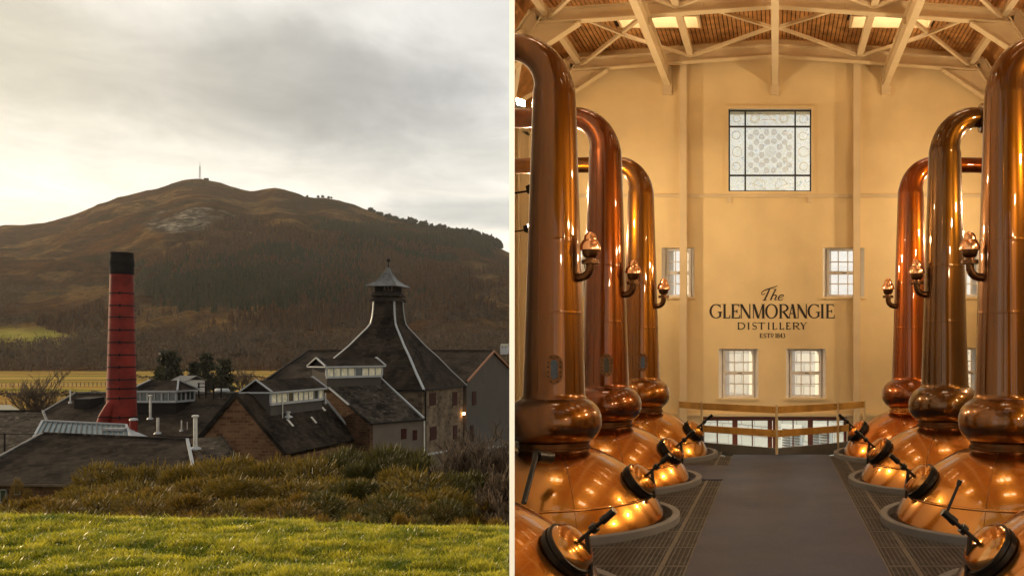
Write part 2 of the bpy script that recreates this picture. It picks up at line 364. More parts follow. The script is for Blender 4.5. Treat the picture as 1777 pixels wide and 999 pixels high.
def window(hole, cols, rows, inset, fr, glassm, framem, fw=.055, rail_at=None, sill=True):
    x0, x1, z0, z1 = hole; x0 += inset; x1 -= inset; y = YB+.20
    m = MB()
    m.box(x0, x0+fw, y-.05, y+.05, z0, z1); m.box(x1-fw, x1, y-.05, y+.05, z0, z1)
    m.box(x0+fw, x1-fw, y-.05, y+.05, z0, z0+fw*1.2); m.box(x0+fw, x1-fw, y-.05, y+.05, z1-fw, z1)
    xi0, xi1, zi0, zi1 = x0+fw, x1-fw, z0+fw*1.2, z1-fw
    for j in range(1, rows):
        z = zi0+(zi1-zi0)*j/rows; w = .042 if j == rail_at else .011
        m.box(xi0, xi1, y-.03, y+.03, z-w, z+w)
    for i in range(1, cols):
        x = xi0+(xi1-xi0)*i/cols; m.box(x-.011, x+.011, y-.028, y+.028, zi0, zi1)
    w = m.build('window', framem, back_wall, clip=True)
    for i in range(cols):
        for j in range(rows):
            g = MB(); a, b = xi0+(xi1-xi0)*i/cols, xi0+(xi1-xi0)*(i+1)/cols; c, d = zi0+(zi1-zi0)*j/rows, zi0+(zi1-zi0)*(j+1)/rows
            g.box(a+.002, b-.002, y-.004, y+.004, c+.002, d-.002); g.build('pane', glassm, w, clip=True)
    if rail_at:
        h = MB(); h.tube([((x0+x1)/2-.02, y-.06, zi0+(zi1-zi0)*rail_at/rows-.0), ((x0+x1)/2+.09, y-.08, zi0+(zi1-zi0)*rail_at/rows-.012)], .009, 6); h.build('window_handle', M['black'], w, clip=True)
    if sill:
        s = MB(); s.box(hole[0]-.04, hole[1]+.04, YB-.045, YB+.02, hole[2]-.055, hole[2]-.002); s.build('sill', M['cream'], w, clip=True)
    return w
for k in ('up_l', 'up_r', 'out_l', 'out_r'): window(holes[k], 3, 4, .10, 0, M['glass'], M['frame_pale'], rail_at=2)
for k in ('mid_l', 'mid_r'): window(holes[k], 3, 4, .10, 0, M['glass'], M['frame_pale'], rail_at=2)
window(holes['low_r'], 3, 4, .10, 0, M['glass'], M['frame_pale'], rail_at=2)
# trim on the back wall
m = MB(); m.box(-6.5, 6.15, YB-.05, YB-.002, bz(343), bz(337)); m.build('picture_rail', M['steel_cream'], back_wall, clip=True)
for px in (1405, 1265):
    m = MB(); m.box(bx(px)-.06, bx(px)+.06, YB-.04, YB-.003, bz(352), bz(343)); m.build('bracket', M['steel_cream'], back_wall)
m = MB(); m.box(-6.5, 6.15, YB-.10, YB-.003, bz(721), bz(716)); m.build('ledge', M['cream'], back_wall, clip=True)
# tall painted posts in front of the back wall
for a, b, lab in ((1181, 1193.5, 'cream steel post nearer the tall copper stills with a bent-over pipe on the lettering\'s open left'), (1479.5, 1491.5, '')):
    m = MB(); x = (bx(a)+bx(b))/2; w = bx(b)-bx(a)
    m.ibeam((x, YB-.16, -2.65), (x, YB-.16, PZ(105, 22.1)), .17, .17, .02, .02, up=(0, 1, 0)); m.build('post', M['steel_cream'], back_wall)
# decorated glass window
st = thing('decorated_window', (bx(1336), YB, bz(260)), 'square leaded glass window of small spirals round a bright disc, high on the cream wall', 'window')
def stained_mat():
    m, N, L, B = node_mat('patterned_pale_glass'); N.remove(B); o = N['Material Output']; pos = N.new('ShaderNodeNewGeometry').outputs['Position']
    mp = N.new('ShaderNodeMapping'); mp.inputs[3].default_value = (5, 0, 5); L.new(pos, mp.inputs[0])
    n = N.new('ShaderNodeTexNoise'); n.inputs['Scale'].default_value = 1.3; n.inputs['Detail'].default_value = 4; n.inputs['Distortion'].default_value = 3.5; L.new(mp.outputs[0], n.inputs[0])
    c = cramp(N, L, n.outputs[0], [(.32, (.80, .84, .82)), (.46, (1, 1, 1)), (.54, (.92, .92, .82)), (.68, (1, 1, 1))])
    t = N.new('ShaderNodeBsdfTransparent'); L.new(c, t.inputs[0]); tr = N.new('ShaderNodeBsdfTranslucent'); L.new(c, tr.inputs[0])
    g = N.new('ShaderNodeBsdfGlossy'); g.inputs['Roughness'].default_value = .15
    a = N.new('ShaderNodeMixShader'); a.inputs[0].default_value = .08; L.new(t.outputs[0], a.inputs[1]); L.new(tr.outputs[0], a.inputs[2])
    b = N.new('ShaderNodeMixShader'); b.inputs[0].default_value = .05; L.new(a.outputs[0], b.inputs[1]); L.new(g.outputs[0], b.inputs[2])
    L.new(b.outputs[0], o.inputs[0]); return m
M['stained'] = stained_mat()
M['swirl'] = mat('tinted_swirl_glass', (.42, .36, .30), .3, var=.2)
M['swirl2'] = mat('etched_glass_line', (.86, .88, .84), .3, var=.05)
x0, x1, z0, z1 = HS; xa, xb, za, zb = bx(1293), bx(1380), bz(303), bz(218); yg = YB+.12
m = MB()
for a, b, c, d in ((x0, x0+.035, z0, z1), (x1-.035, x1, z0, z1), (x0+.035, x1-.035, z0, z0+.035), (x0+.035, x1-.035, z1-.035, z1)): m.box(a, b, yg-.04, yg+.03, c, d)
m.build('frame', M['lead'], st)
for a, b, c, d in ((xa-.02, xa+.02, z0+.035, z1-.035), (xb-.02, xb+.02, z0+.035, z1-.035)):
    m = MB(); m.box(a, b, yg-.03, yg+.02, c, d); m.build('glazing_bar', M['lead'], st)
for zc in (za, zb):
    m = MB(); m.box(x0+.035, x1-.035, yg-.027, yg+.017, zc-.02, zc+.02); m.build('glazing_bar', M['lead'], st)
xs = [x0+.035, xa-.02, xa+.02, xb-.02, xb+.02, x1-.035]; zs = [z0+.035, za-.02, za+.02, zb-.02, zb+.02, z1-.035]
for i in (0, 2, 4):
    for j in (0, 2, 4):
        m = MB(); m.box(xs[i]+.001, xs[i+1]-.001, yg-.006, yg+.006, zs[j]+.001, zs[j+1]-.001); m.build('pane', M['stained'], st)
gx = lambda p: bx(1250+p*175/1028); gz = lambda p: bz(175+p*170/999)
SW = [(363, 310), (475, 312), (545, 312), (660, 312), (313, 358), (420, 358), (600, 358), (708, 358), (363, 412), (480, 408), (548, 405), (655, 415), (310, 465), (418, 465), (603, 460), (703, 465),
      (318, 540), (418, 542), (600, 545), (703, 545), (363, 592), (472, 602), (548, 600), (657, 592), (312, 645), (420, 648), (600, 645), (705, 645), (363, 700), (470, 697), (545, 700), (660, 695)]
m = MB()
for i, (a, b) in enumerate(SW):
    sgn = 1 if i % 2 else -1; pts = []
    for k in range(17):
        t = k/16; r = .078*(1-.86*t); an = sgn*t*4.4*PI+i; pts.append((gx(a)+r*math.cos(an), yg-.014, gz(b)+r*math.sin(an)))
    m.tube(pts, .0055, 5)
m.build('spiral_tracery', M['swirl'], st)
m = MB()
for a, b, r in ((352, 168, .115), (352, 168, .085), (648, 168, .115), (648, 168, .085), (165, 170, .09), (848, 175, .1), (170, 510, .12), (850, 510, .12), (160, 340, .1), (845, 350, .1), (160, 660, .1), (850, 660, .1), (400, 850, .14), (620, 850, .14)):
    m.tube([(gx(a)+r*math.cos(t/12*PI), yg-.013, gz(b)+r*math.sin(t/12*PI)) for t in range(25)], .007, 5)
for a, b, c, d in ((425, 110, 585, 220), (425, 140, 570, 140), (420, 185, 570, 185), (300, 830, 480, 905), (700, 830, 540, 905)):
    m.tube([(gx(a), yg-.013, gz(b)), ((gx(a)+gx(c))/2+.02, yg-.013, (gz(b)+gz(d))/2+.02), (gx(c), yg-.013, gz(d))], .007, 5)
m.build('etched_line', M['swirl2'], st)
m = MB(); m.lathe([(.001, -.03), (.09, -.025), (.135, -.008), (.14, .0)], 24, Matrix.Translation((gx(510), yg-.008, gz(510))) @ Matrix.Rotation(-PI/2, 4, 'X') @ Matrix.Scale(-1, 4, (0, 0, 1)))
M['disc'] = glass_mat('clear_boss_glass', (.99, .99, .99), frost=.1); m.build('glass_boss', M['disc'], st, smooth=True)
m = MB()
for a, b, c, d in ((x0-.07, x0-.003, z0-.07, z1+.07), (x1+.003, x1+.07, z0-.07, z1+.07), (x0-.003, x1+.003, z1+.003, z1+.07), (x0-.003, x1+.003, z0-.07, z0-.003)): m.box(a, b, YB-.03, YB-.003, c, d)
m.build('architrave', M['cream'], st)
# painted lettering ------------------------------------------------
sign = thing('wall_lettering', (bx(1340), YB, bz(540)), 'dark painted lettering on the cream wall reading The Glenmorangie Distillery Estd 1843', 'sign')
LS = 1/7.404
lx = lambda p: bx(1220+p*LS); lz = lambda p: bz(485+p*LS)
class Glyph:
    def __init__(s): s.mb = MB(); s.k = 0
    def poly(s, pts):
        s.k += 1; y = YB-.004-.0006*s.k
        q = [(lx(a), lz(b)) for a, b in pts]
        ar = sum(q[i][0]*q[(i+1) % len(q)][1]-q[(i+1) % len(q)][0]*q[i][1] for i in range(len(q)))
        if ar < 0: q = q[::-1]
        fr = [(a, y, b) for a, b in q]; bk = [(a, YB-.0005, b) for a, b in q]; n = len(q)
        s.mb.poly(fr)
        for i in range(n): j = (i+1) % n; s.mb.poly((fr[j], fr[i], bk[i], bk[j]))
    def stroke(s, pts, ws):          # a line of varying width through points, in quads
        n = len(pts)
        if not isinstance(ws, (list, tuple)): ws = [ws]*n
        L_, R_ = [], []
        for i, (x, y) in enumerate(pts):
            a = pts[max(i-1, 0)]; b = pts[min(i+1, n-1)]; dx, dy = b[0]-a[0], b[1]-a[1]; l = math.hypot(dx, dy) or 1
            L_.append((x-dy/l*ws[i]/2, y+dx/l*ws[i]/2)); R_.append((x+dy/l*ws[i]/2, y-dx/l*ws[i]/2))
        for i in range(n-1): s.k -= (1 if i else 0); s.poly((L_[i], L_[i+1], R_[i+1], R_[i]))
    def v(s, x, t, b, w, sf=1.0):    # upright stem with slab serifs
        s.poly(((x-w/2, t), (x+w/2, t), (x+w/2, b), (x-w/2, b)))
        if sf:
            e = w*.55*sf; h = w*.30
            s.poly(((x-w/2-e, t), (x+w/2+e, t), (x+w/2, t+h), (x-w/2, t+h))); s.poly(((x-w/2-e, b), (x-w/2, b-h), (x+w/2, b-h), (x+w/2+e, b)))
    def h(s, x0, x1, y, w, tick=0, d=1):
        s.poly(((x0, y-w/2), (x1, y-w/2), (x1, y+w/2), (x0, y+w/2)))
        if tick: s.poly(((x1-w, y), (x1+w*.2, y), (x1+w*.5, y+d*tick), (x1-w*.2, y+d*tick)))
    def arc(s, cx, cy, rx, ry, a0, a1, wv, wh, n=18):
        pts, ws = [], []
        for i in range(n+1):
            t = R(a0+(a1-a0)*i/n); pts.append((cx+rx*math.cos(t), cy-ry*math.sin(t))); ws.append(wh+(wv-wh)*abs(math.cos(t))**1.5)
        s.stroke(pts, ws)
    def diag(s, x0, y0, x1, y1, w): s.poly(((x0-w/2, y0), (x0+w/2, y0), (x1+w/2, y1), (x1-w/2, y1)))
    def done(s): s.mb.build('letter', M['letter'], sign)
def letter(ch, x0, x1, t, b, w, thin):
    g = Glyph(); hgt = b-t; mid = (t+b)/2; wd = x1-x0; tk = hgt*.16
    if ch == 'G':
        cx = x0+wd*.52; g.arc(cx, mid, wd*.47, hgt/2-thin*.4, 48, 318, w, thin); g.v(x1-w*.75, mid+hgt*.06, b-hgt*.10, w*.9, 0)
        g.h(x1-w*1.9, x1+w*.1, mid+hgt*.06, thin); g.poly(((cx+wd*.30, t+hgt*.02), (cx+wd*.36, t+hgt*.02), (cx+wd*.38, t+hgt*.27), (cx+wd*.33, t+hgt*.27)))
    elif ch == 'L': g.v(x0+w*1.1, t, b, w); g.h(x0+w, x1-w*.2, b-thin/2, thin, tk*1.3, -1)
    elif ch == 'E':
        g.v(x0+w*1.1, t, b, w); g.h(x0+w, x1-w*.5, t+thin/2, thin, tk, 1); g.h(x0+w, x1-w*.1, b-thin/2, thin, tk*1.3, -1); g.h(x0+w, x1-w*1.1, mid, thin)
        g.poly(((x1-w*1.5, mid-tk*.7), (x1-w*1.1, mid-tk*.7), (x1-w*1.1, mid+tk*.7), (x1-w*1.5, mid+tk*.7)))
    elif ch == 'N': g.v(x0+thin*1.4, t, b, thin, 1.2); g.v(x1-thin*1.4, t, b, thin, 1.2); g.diag(x0+thin*1.2, t, x1-thin*1.6, b, w*1.15)
    elif ch == 'M':
        g.v(x0+thin*1.6, t, b, thin, 1.1); g.v(x1-w*.9, t, b, w, .6); g.diag(x0+w*.8, t, x0+wd*.48, b, w*1.1); g.diag(x1-w*1.1, t, x0+wd*.48, b, thin)
    elif ch == 'O': g.arc((x0+x1)/2, mid, wd/2-w*.4, hgt/2-thin*.3, 0, 360, w, thin, 30)
    elif ch == 'R':
        g.v(x0+w*1.1, t, b, w); g.arc(x0+wd*.42, t+hgt*.27, wd*.40, hgt*.27-thin*.4, 90, -90, w*.95, thin); g.h(x0+w, x0+wd*.43, t+thin/2, thin); g.h(x0+w, x0+wd*.43, t+hgt*.54, thin)
        g.diag(x0+wd*.45, t+hgt*.52, x1-w*.5, b, w*1.1); g.h(x1-w*1.3, x1+w*.3, b-thin*.4, thin*.8)
    elif ch == 'A':
        ax = x0+wd*.5; g.diag(ax, t, x0+thin*1.3, b, thin); g.diag(ax, t, x1-w*.9, b, w*1.1); g.h(x0+wd*.24, x1-wd*.27, t+hgt*.66, thin)
        g.h(x0-thin*.3, x0+thin*2.9, b-thin*.35, thin*.7); g.h(x1-w*1.7, x1+w*.1, b-thin*.35, thin*.7)
    elif ch == 'I': g.v((x0+x1)/2, t, b, w)
    elif ch == 'D': g.v(x0+w*1.1, t, b, w); g.arc(x0+wd*.40, mid, wd*.55, hgt/2-thin*.4, 90, -90, w, thin); g.h(x0+w, x0+wd*.42, t+thin/2, thin); g.h(x0+w, x0+wd*.42, b-thin/2, thin)
    elif ch == 'S':
        cx = (x0+x1)/2; r = wd*.40; pts = []; ws = []
        for i in range(25):
            u = i/24; a = R(35+u*235) if u < .5 else R(152.5-(u-.5)*235*1.0+0)
            if u < .5: aa = R(30+u*2*240); pts.append((cx+r*math.cos(aa)*.95, t+hgt*.26-hgt*.24*math.sin(aa)))
            else: aa = R(90-(u-.5)*2*240); pts.append((cx+r*math.cos(aa), b-hgt*.26-hgt*.24*math.sin(aa)))
            ws.append(thin+(w-thin)*max(0, 1-abs(u-.5)*3.2))
        g.stroke(pts, ws)
        g.poly(((x1-w*.95, t), (x1-w*.5, t), (x1-w*.4, t+tk*1.4), (x1-w*.8, t+tk*1.4))); g.poly(((x0+w*.4, b), (x0+w*.85, b), (x0+w*.7, b-tk*1.4), (x0+w*.3, b-tk*1.4)))
    elif ch == 'T': g.v((x0+x1)/2, t, b, w, .9); g.h(x0+w*.3, x1-w*.3, t+thin/2, thin, tk, 1); g.poly(((x0+w*.1, t), (x0+w*.6, t), (x0+w*.3, t+tk), (x0-w*.1, t+tk)))
    elif ch == 'Y': c = (x0+x1)/2; g.v(c, mid, b, w, .9); g.diag(x0+w, t, c, mid+hgt*.05, w*1.1); g.diag(x1-w*.7, t, c, mid+hgt*.05, thin); g.h(x0+w*.2, x0+w*1.9, t+thin*.3, thin*.7); g.h(x1-w*1.5, x1, t+thin*.3, thin*.7)
    elif ch == '1': g.v((x0+x1)/2, t, b, w, .8); g.diag((x0+x1)/2, t, x0-w*.2, t+hgt*.2, w*.6)
    elif ch == '8': g.arc((x0+x1)/2, t+hgt*.25, wd*.36, hgt*.22, 0, 360, w*.8, thin); g.arc((x0+x1)/2, b-hgt*.26, wd*.42, hgt*.25, 0, 360, w*.9, thin)
    elif ch == '4': g.v(x0+wd*.70, t, b, w, .4); g.h(x0, x1, t+hgt*.68, thin); g.diag(x0+wd*.66, t, x0+wd*.08, t+hgt*.68, thin)
    elif ch == '3': g.arc(x0+wd*.42, t+hgt*.25, wd*.40, hgt*.22, 140, -90, w*.8, thin); g.arc(x0+wd*.42, b-hgt*.27, wd*.46, hgt*.25, 90, -140, w*.9, thin)
    g.done()
for ch, a, b in zip('GLENMORANGIE', (88, 245, 352, 474, 628, 800, 966, 1088, 1205, 1348, 1505, 1568), (243, 350, 474, 618, 800, 960, 1112, 1210, 1345, 1505, 1560, 1690)):
    letter(ch, a, b, 314, 498, 29, 12)
for ch, a, b in zip('DISTILLERY', (438, 566, 632, 702, 826, 884, 975, 1060, 1148, 1240), (540, 604, 692, 800, 862, 952, 1040, 1122, 1246, 1338)):
    letter(ch, a, b, 549, 641, 16.5, 8)
for ch, a, b in zip('EST', (724, 776, 815), (768, 814, 868)): letter(ch, a, b, 690, 748, 11, 6)
letter('D', 868, 906, 690, 728, 8, 5)
for ch, a, b in zip('1843', (930, 950, 986, 1022), (946, 983, 1020, 1056)): letter(ch, a, b, 690, 748, 10.5, 6)
g = Glyph(); g.h(872, 900, 739, 6); g.done()
g = Glyph(); g.stroke([(958, 78), (930, 92), (890, 105), (850, 118), (805, 130), (772, 148), (752, 170), (752, 186), (768, 192), (788, 186), (797, 176)], [6, 10, 14, 15, 14, 12, 11, 11, 12, 9, 6])
g.stroke([(856, 122), (836, 165), (815, 210), (795, 252), (780, 264), (765, 264)], [16, 19, 20, 18, 10, 6]); g.h(766, 818, 264, 7); g.done()
g = Glyph(); g.stroke([(935, 122), (915, 160), (890, 210), (868, 264)], [14, 19, 19, 17]); g.h(900, 944, 123, 7)
g.stroke([(884, 222), (908, 202), (932, 198), (944, 208), (934, 232), (922, 254), (930, 264), (948, 258)], [6, 9, 14, 17, 17, 15, 11, 6]); g.done()
g = Glyph(); g.stroke([(972, 238), (1000, 232), (1028, 214), (1036, 200), (1024, 194), (1000, 198), (976, 220), (966, 246), (976, 264), (1000, 264), (1032, 246)], [6, 8, 10, 12, 12, 12, 16, 18, 14, 10, 6]); g.done()
# lower glazed screen
scr = thing('glazed_screen', (bx(1344), YB, -2.3), 'red-brown framed glass doors of the lower storey seen beyond the wooden rail', 'glass doors')
y = YB+.3; m = MB(); zt = HD[3]; m.box(HD[0], HD[1], y-.05, y+.05, zt-.11, zt); m.box(HD[0], HD[1], y-.05, y+.05, -2.3, -2.15); m.build('head_frame', M['mahogany'], scr)
edges = [(1218, 1220.5), (1242.5, 1244.5), (1270, 1279), (1304, 1306), (1332, 1340), (1341, 1348), (1375.6, 1377.7), (1402.5, 1411.5), (1437, 1439), (1465.5, 1470)]
for a, b in edges:
    m = MB(); m.box(bx(a), bx(b), y-.048, y+.048, -2.15, zt-.11); m.build('mullion', M['mahogany'], scr)
for (a, b), (c, d) in zip(edges, edges[1:]):
    if c-b < 5: continue
    m = MB(); m.box(bx(b), bx(c), y-.004, y+.004, -2.15, zt-.11); m.build('pane', M['glass2'], scr)
# the side walls, the rear wall and an added thin partition between hall and field
m = MB(); m.box(6.15, 6.6, 5.4, YB-.01, -2.7, 7.6); m.box(6.15, 6.6, -5.4, 5.4, -2.7, .8); m.box(6.15, 6.6, -5.4, 5.4, 6.8, 7.6)
for y in (-5.4, -2.2, 1.2, 4.6): m.box(6.15, 6.6, y, y+.8, .8, 6.8)
m.build('wall_side', M['cream'], kind='structure')
m = MB()
rw = [(-5.6, -3.6, .8, 7.2), (-2.5, -.4, .8, 7.2), (.7, 2.8, .8, 7.2), (3.6, 5.6, .8, 7.2)]
wall_holes(m, -6.6, 6.14, -2.7, 9.9, -5.4, -5.0, rw, 0, 1); rear = m.build('wall_rear', [M['cream'], M['reveal']], kind='structure')
for a, b, c, d in rw:
    m = MB()
    for i in range(5): xx = a+(b-a)*i/4; m.box(xx-.03, xx+.03, -5.25, -5.19, c, d)
    for j in range(1, 8): zz = c+(d-c)*j/8; m.box(a, b, -5.24, -5.2, zz-.025, zz+.025)
    m.build('window', M['frame_pale'], rear)
d = Vector((-.29263, 1, 0)).normalized(); a = Vector((CLIP_N.x, CLIP_N.y, 0))*.01725; y0 = 6.2
p0 = Vector((-.29263*y0, y0, 0)); p1 = Vector((-.29263*(YB+.6), YB+.6, 0))
m = MB(); m.hull8([p+Vector((0, 0, z)) for z in (-4, 9.6) for p in (p0-a+d*.05, p0+a, p1+a, p1-a)]); part_wall = m.build('added_partition', M['white_wall'])  # added wall, its end mitred to catch the sun and show white
tag(part_wall, 'thin white partition added between the open field and the row of stills, seen edge on', 'wall')
# floor: near-black sheet for the unlit void, lower storey, walkway, gratings
edge = [(-6.6, 20.6), (-2.14, 20.0), (-1.57, 19.3), (.035, 18.1), (1.34, 19.2), (1.99, 20.0), (6.14, 20.6)]
m = MB(); m.slab([(-6.19, -4.99, -.16), (6.14, -4.99, -.16)]+[(x, y, -.16) for x, y in edge[:0:-1]]+[(-5.98, 20.5, -.16), (-1.80, 6.22, -.16), (-6.19, 6.22, -.16)], .2); sub = m.build('floor', M['under'], kind='structure')
m = MB(); m.box(-6.6, 6.14, 17, YB-.01, -2.75, -2.65); m.build('floor_lower', M['plate'], clip=True, kind='structure')
m = MB(); m.box(-.84, 1.065, -4.9, 18.02, -.03, .022); walk = m.build('walkway', M['mat'], kind='structure')
m = MB(); m.box(-1.9, -.842, 14.55, 16.35, -.03, .018); m.build('walkway_branch', M['mat'], walk)
strips = [(1.067, 1.36), (1.362, 2.34), (2.342, 3.32), (3.322, 4.3), (-1.10, -.842), (-2.08, -1.102), (-3.06, -2.082), (-4.04, -3.062)]
PROT = {}
def grating(w, l):
    key = round(w, 3)
    if key in PROT: return PROT[key]
    m = MB(); t = .012
    m.box(0, .022, 0, l, -.03, .004); m.box(w-.022, w, 0, l, -.03, .004); m.box(.022, w-.022, 0, .02, -.03, .004); m.box(.022, w-.022, l-.02, l, -.03, .004)
    nx = max(2, int(w/.047)); ny = int(l/.047)
    for i in range(1, nx): x = w*i/nx; m.box(x-t/2, x+t/2, .02, l-.02, -.026, .0)
    for j in range(1, ny): yy = l*j/ny; m.box(.022, w-.022, yy-t/2, yy+t/2, -.024, .002)
    me = bpy.data.meshes.new('floor_grating'); me.from_pydata(m.v, [], m.f); me.materials.append(M['steel']); PROT[key] = me; return me
ROWS = [5.36+.84*i for i in range(18)]
AX = 2.70; SY = (7.2, 11.0, 14.3, 17.9)
for y in ROWS:
    for a, b in strips:
        xm = (a+b)/2; ym = y+.42; l = .838
        if a < -.29263*y+.03: continue
        if any(math.hypot(abs(xm)-AX, ym-s) < .75 for s in SY): continue
        if y > 17.2 and abs(xm) < 1.75 and y > 18.1-.9+abs(xm)*.55: continue
        if y+.84 > 20.2: continue
        if -1.95 < a < -.8 and 14.0 < y < 16.0 and b < -.8 and a > -1.2 : pass
        o = bpy.data.objects.new('floor_grating', grating(b-a, l)); C.objects.link(o); o.parent = sub; o.location = (a, y, 0)
for (xa_, ya_), (xb_, yb_) in zip(edge, edge[1:]):
    m = MB(); m.bar((xa_, ya_, .02), (xb_, yb_, .02), .05, .24); m.build('kick_plate', M['plate'], sub, clip=True)
# wooden guard rail at the end of the walkway
gr = thing('guard_rail', (0, 18.2, 0), 'cream posted guard rail with two orange timber planks at the walkway\'s far end', 'railing')
pr = [(-2.14, 20.0), (-1.57, 19.3), (.035, 18.1), (1.34, 19.2), (1.99, 20.0)]
for x, y in pr:
    m = MB(); m.tube([(x, y-.03, .0), (x, y-.03, 1.02)], .028, 8); m.build('post', M['steel_cream'], gr)
for (xa_, ya_), (xb_, yb_) in zip(pr, pr[1:]):
    dx = Vector((xb_-xa_, yb_-ya_, 0)).normalized()*.035
    for z, hh in ((.915, .14), (.44, .14)):
        m = MB(); m.bar(Vector((xa_, ya_-.075, z))+dx, Vector((xb_, yb_-.075, z))-dx, .035, hh); pk = m.build('plank', M['oak'], gr)
        m = MB()
        for e, sg in (((xa_, ya_), 1), ((xb_, yb_), -1)):
            for dz in (-.035, .035):
                c = Vector((e[0], e[1]-.098, z+dz))+dx*sg*3; m.tube([c, c+Vector((0, -.012, 0))], .009, 6)
        m.build('bolt', M['iron'], pk)
# ------------------------------------------------------------------ copper stills
def kerb(cx, cy):
    m = MB(); m.lathe([(1.435, -.02), (1.435, .082), (1.445, .09), (1.52, .09), (1.53, .08), (1.53, -.02)], 72, Matrix.Translation((cx, cy, 0)))
    m.build('kerb', M['kerb'], sub, smooth=True, clip=cx < 0, auto=30)
def still(key, cx, cy, label, sight=False, man=True, manphi=10, lever=False):
    s = 1 if cx < 0 else -1; clip = cx < 0; T = Matrix.Translation((cx, cy, 0)); cm, pm = COP[key], COPP[key]
    root = thing('pot_still', (cx, cy, 0), label, 'copper still', 'copper pot stills in two rows')
    def prof(pts, n=5):
        out = []
        for i in range(len(pts)-1):
            p0, p1, p2, p3 = pts[max(i-1, 0)], pts[i], pts[i+1], pts[min(i+2, len(pts)-1)]
            for k in range(n):
                t = k/n; out.append(tuple(.5*((2*p1[j])+(-p0[j]+p2[j])*t+(2*p0[j]-5*p1[j]+4*p2[j]-p3[j])*t*t+(-p0[j]+3*p1[j]-3*p2[j]+p3[j])*t**3) for j in (0, 1)))
        return out+[pts[-1]]
    pot = [(1.375, -.15), (1.36, -.02), (1.315, .13), (1.19, .34), (1.02, .54), (.82, .705), (.62, .825), (.47, .885), (.415, .90)]
    m = MB(); m.lathe(prof(pot), 96, T); po = m.build('pot', pm, root, smooth=True, clip=clip)
    m = MB(); m.lathe([(1.205, .322), (1.212, .326), (1.20, .345), (1.19, .349)], 96, T)
    m.build('seam', pm, po, smooth=True, clip=clip)
    m = MB(); m.lathe([(.415, .895), (.435, .90), (.435, .925), (.418, .93), (.418, .965), (.432, .968), (.432, .985), (.41, .99)], 64, T); m.build('collar', M['bronze'] if key not in ('R3',) else COPP['L3'], root, smooth=True, clip=clip, auto=35)
    ball = [(.41, .985), (.455, 1.0), (.515, 1.055), (.558, 1.13), (.573, 1.225), (.560, 1.32), (.52, 1.405), (.46, 1.47), (.395, 1.515)]
    m = MB(); m.lathe(prof(ball), 80, T); m.build('boil_ball', cm, root, smooth=True, clip=clip)
    nk = [(.395, 1.512), (.388, 1.525), (.373, 1.55), (.371, 1.58)]; r = lambda z: .372+(.257-.372)*((z-1.55)/(5.22-1.55))
    for zs in (2.55, 3.42): nk += [(r(zs-.03), zs-.03), (r(zs-.015), zs-.015), (r(zs)+.0012, zs-.008), (r(zs)+.0012, zs+.008), (r(zs+.015), zs+.015), (r(zs+.03), zs+.03)]
    nk += [(r(5.0), 5.0), (.257, 5.22)]
    m = MB(); m.lathe(nk, 64, T); m.build('neck', cm, root, smooth=True, clip=clip, auto=60)
    for aw, kz in ((-.62 if s > 0 else PI+.62, 'n'), (-1.9, 'n')):
        m = MB(); ca, sa = math.cos(aw), math.sin(aw); m.tube([(cx+(r(z)+.0005)*ca, cy+(r(z)+.0005)*sa, z) for z in (1.6, 2.5, 3.4, 4.3, 5.2)], .0035, 5); m.build('weld_seam', cm, root, smooth=True, clip=clip)
    m = MB(); pp = prof(pot)[8:-4]; aw = -1.15 if s > 0 else -2.0; m.tube([(cx+(a+.001)*math.cos(aw), cy+(a+.001)*math.sin(aw), b) for a, b in pp], .004, 5); m.build('weld_seam', cm, po, smooth=True, clip=clip)
    # bent pipe over the top
    path, rad = [Vector((cx, cy, 5.18))], [.258]; RB = .50
    for i in range(0, 15):
        a = PI/2*i/14; path.append(Vector((cx-s*RB*(1-math.cos(a)), cy, 5.24+RB*1.12*math.sin(a)))); rad.append(.257-(.257-.158)*(i/14)**.8)
    xe = -7 if s > 0 else 6.12
    for t in (.15, .5, 1): path.append(Vector((cx-s*RB+(xe-cx+s*RB)*t, cy, 5.80-.05*t))); rad.append(.152)
    m = MB(); m.tube(path, rad, 40, caps=False); la = m.build('lyne_arm', cm, root, smooth=True, clip=clip)
    m = MB(); fx = cx-s*(RB+.10); m.lathe([(.155, -.05), (.225, -.045), (.235, -.01), (.235, .03), (.22, .045), (.155, .05)], 32, Matrix.Translation((fx, cy, 5.79)) @ Matrix.Rotation(PI/2, 4, 'Y')); m.build('pipe_flange', cm, la, smooth=True, clip=clip, auto=40)
    # relief valve on the aisle side
    z0v = 2.98; rv = r(z0v); dv = Vector((s*.96, -.28, 0)).normalized(); b = Vector((cx, cy, z0v))+dv*(rv-.02)
    pa = [b, b+dv*.06, b+dv*.11+Vector((0, 0, .015)), b+dv*.155+Vector((0, 0, .05)), b+dv*.175+Vector((0, 0, .10)), b+dv*.18+Vector((0, 0, .17))]
    v = MB(); v.tube(pa, [.052, .05, .05, .05, .05, .05], 16); va = v.build('relief_valve', M['bronze'], root, smooth=True, clip=clip, auto=50)
    tp = Matrix.Translation(b+dv*.18+Vector((0, 0, .16)))
    v = MB(); v.lathe([(.05, 0), (.105, .0), (.105, .022), (.105, .045), (.06, .05), (.055, .075)], 24, tp); v.build('valve_flange', M['bronze'], va, smooth=True, clip=clip, auto=30)
    v = MB(); v.lathe([(.055, .07), (.082, .09), (.095, .13), (.10, .165)], 24, tp); v.build('valve_bowl', M['bronze'], va, smooth=True, clip=clip)
    v = MB(); v.lathe([(.10, .16), (.125, .165), (.127, .20), (.115, .24), (.088, .285), (.078, .29), (.072, .335), (.05, .37), (.02, .388), (.001, .39)], 24, tp); v.build('valve_cap', M['bright_copper'], va, smooth=True, auto=50, clip=clip)
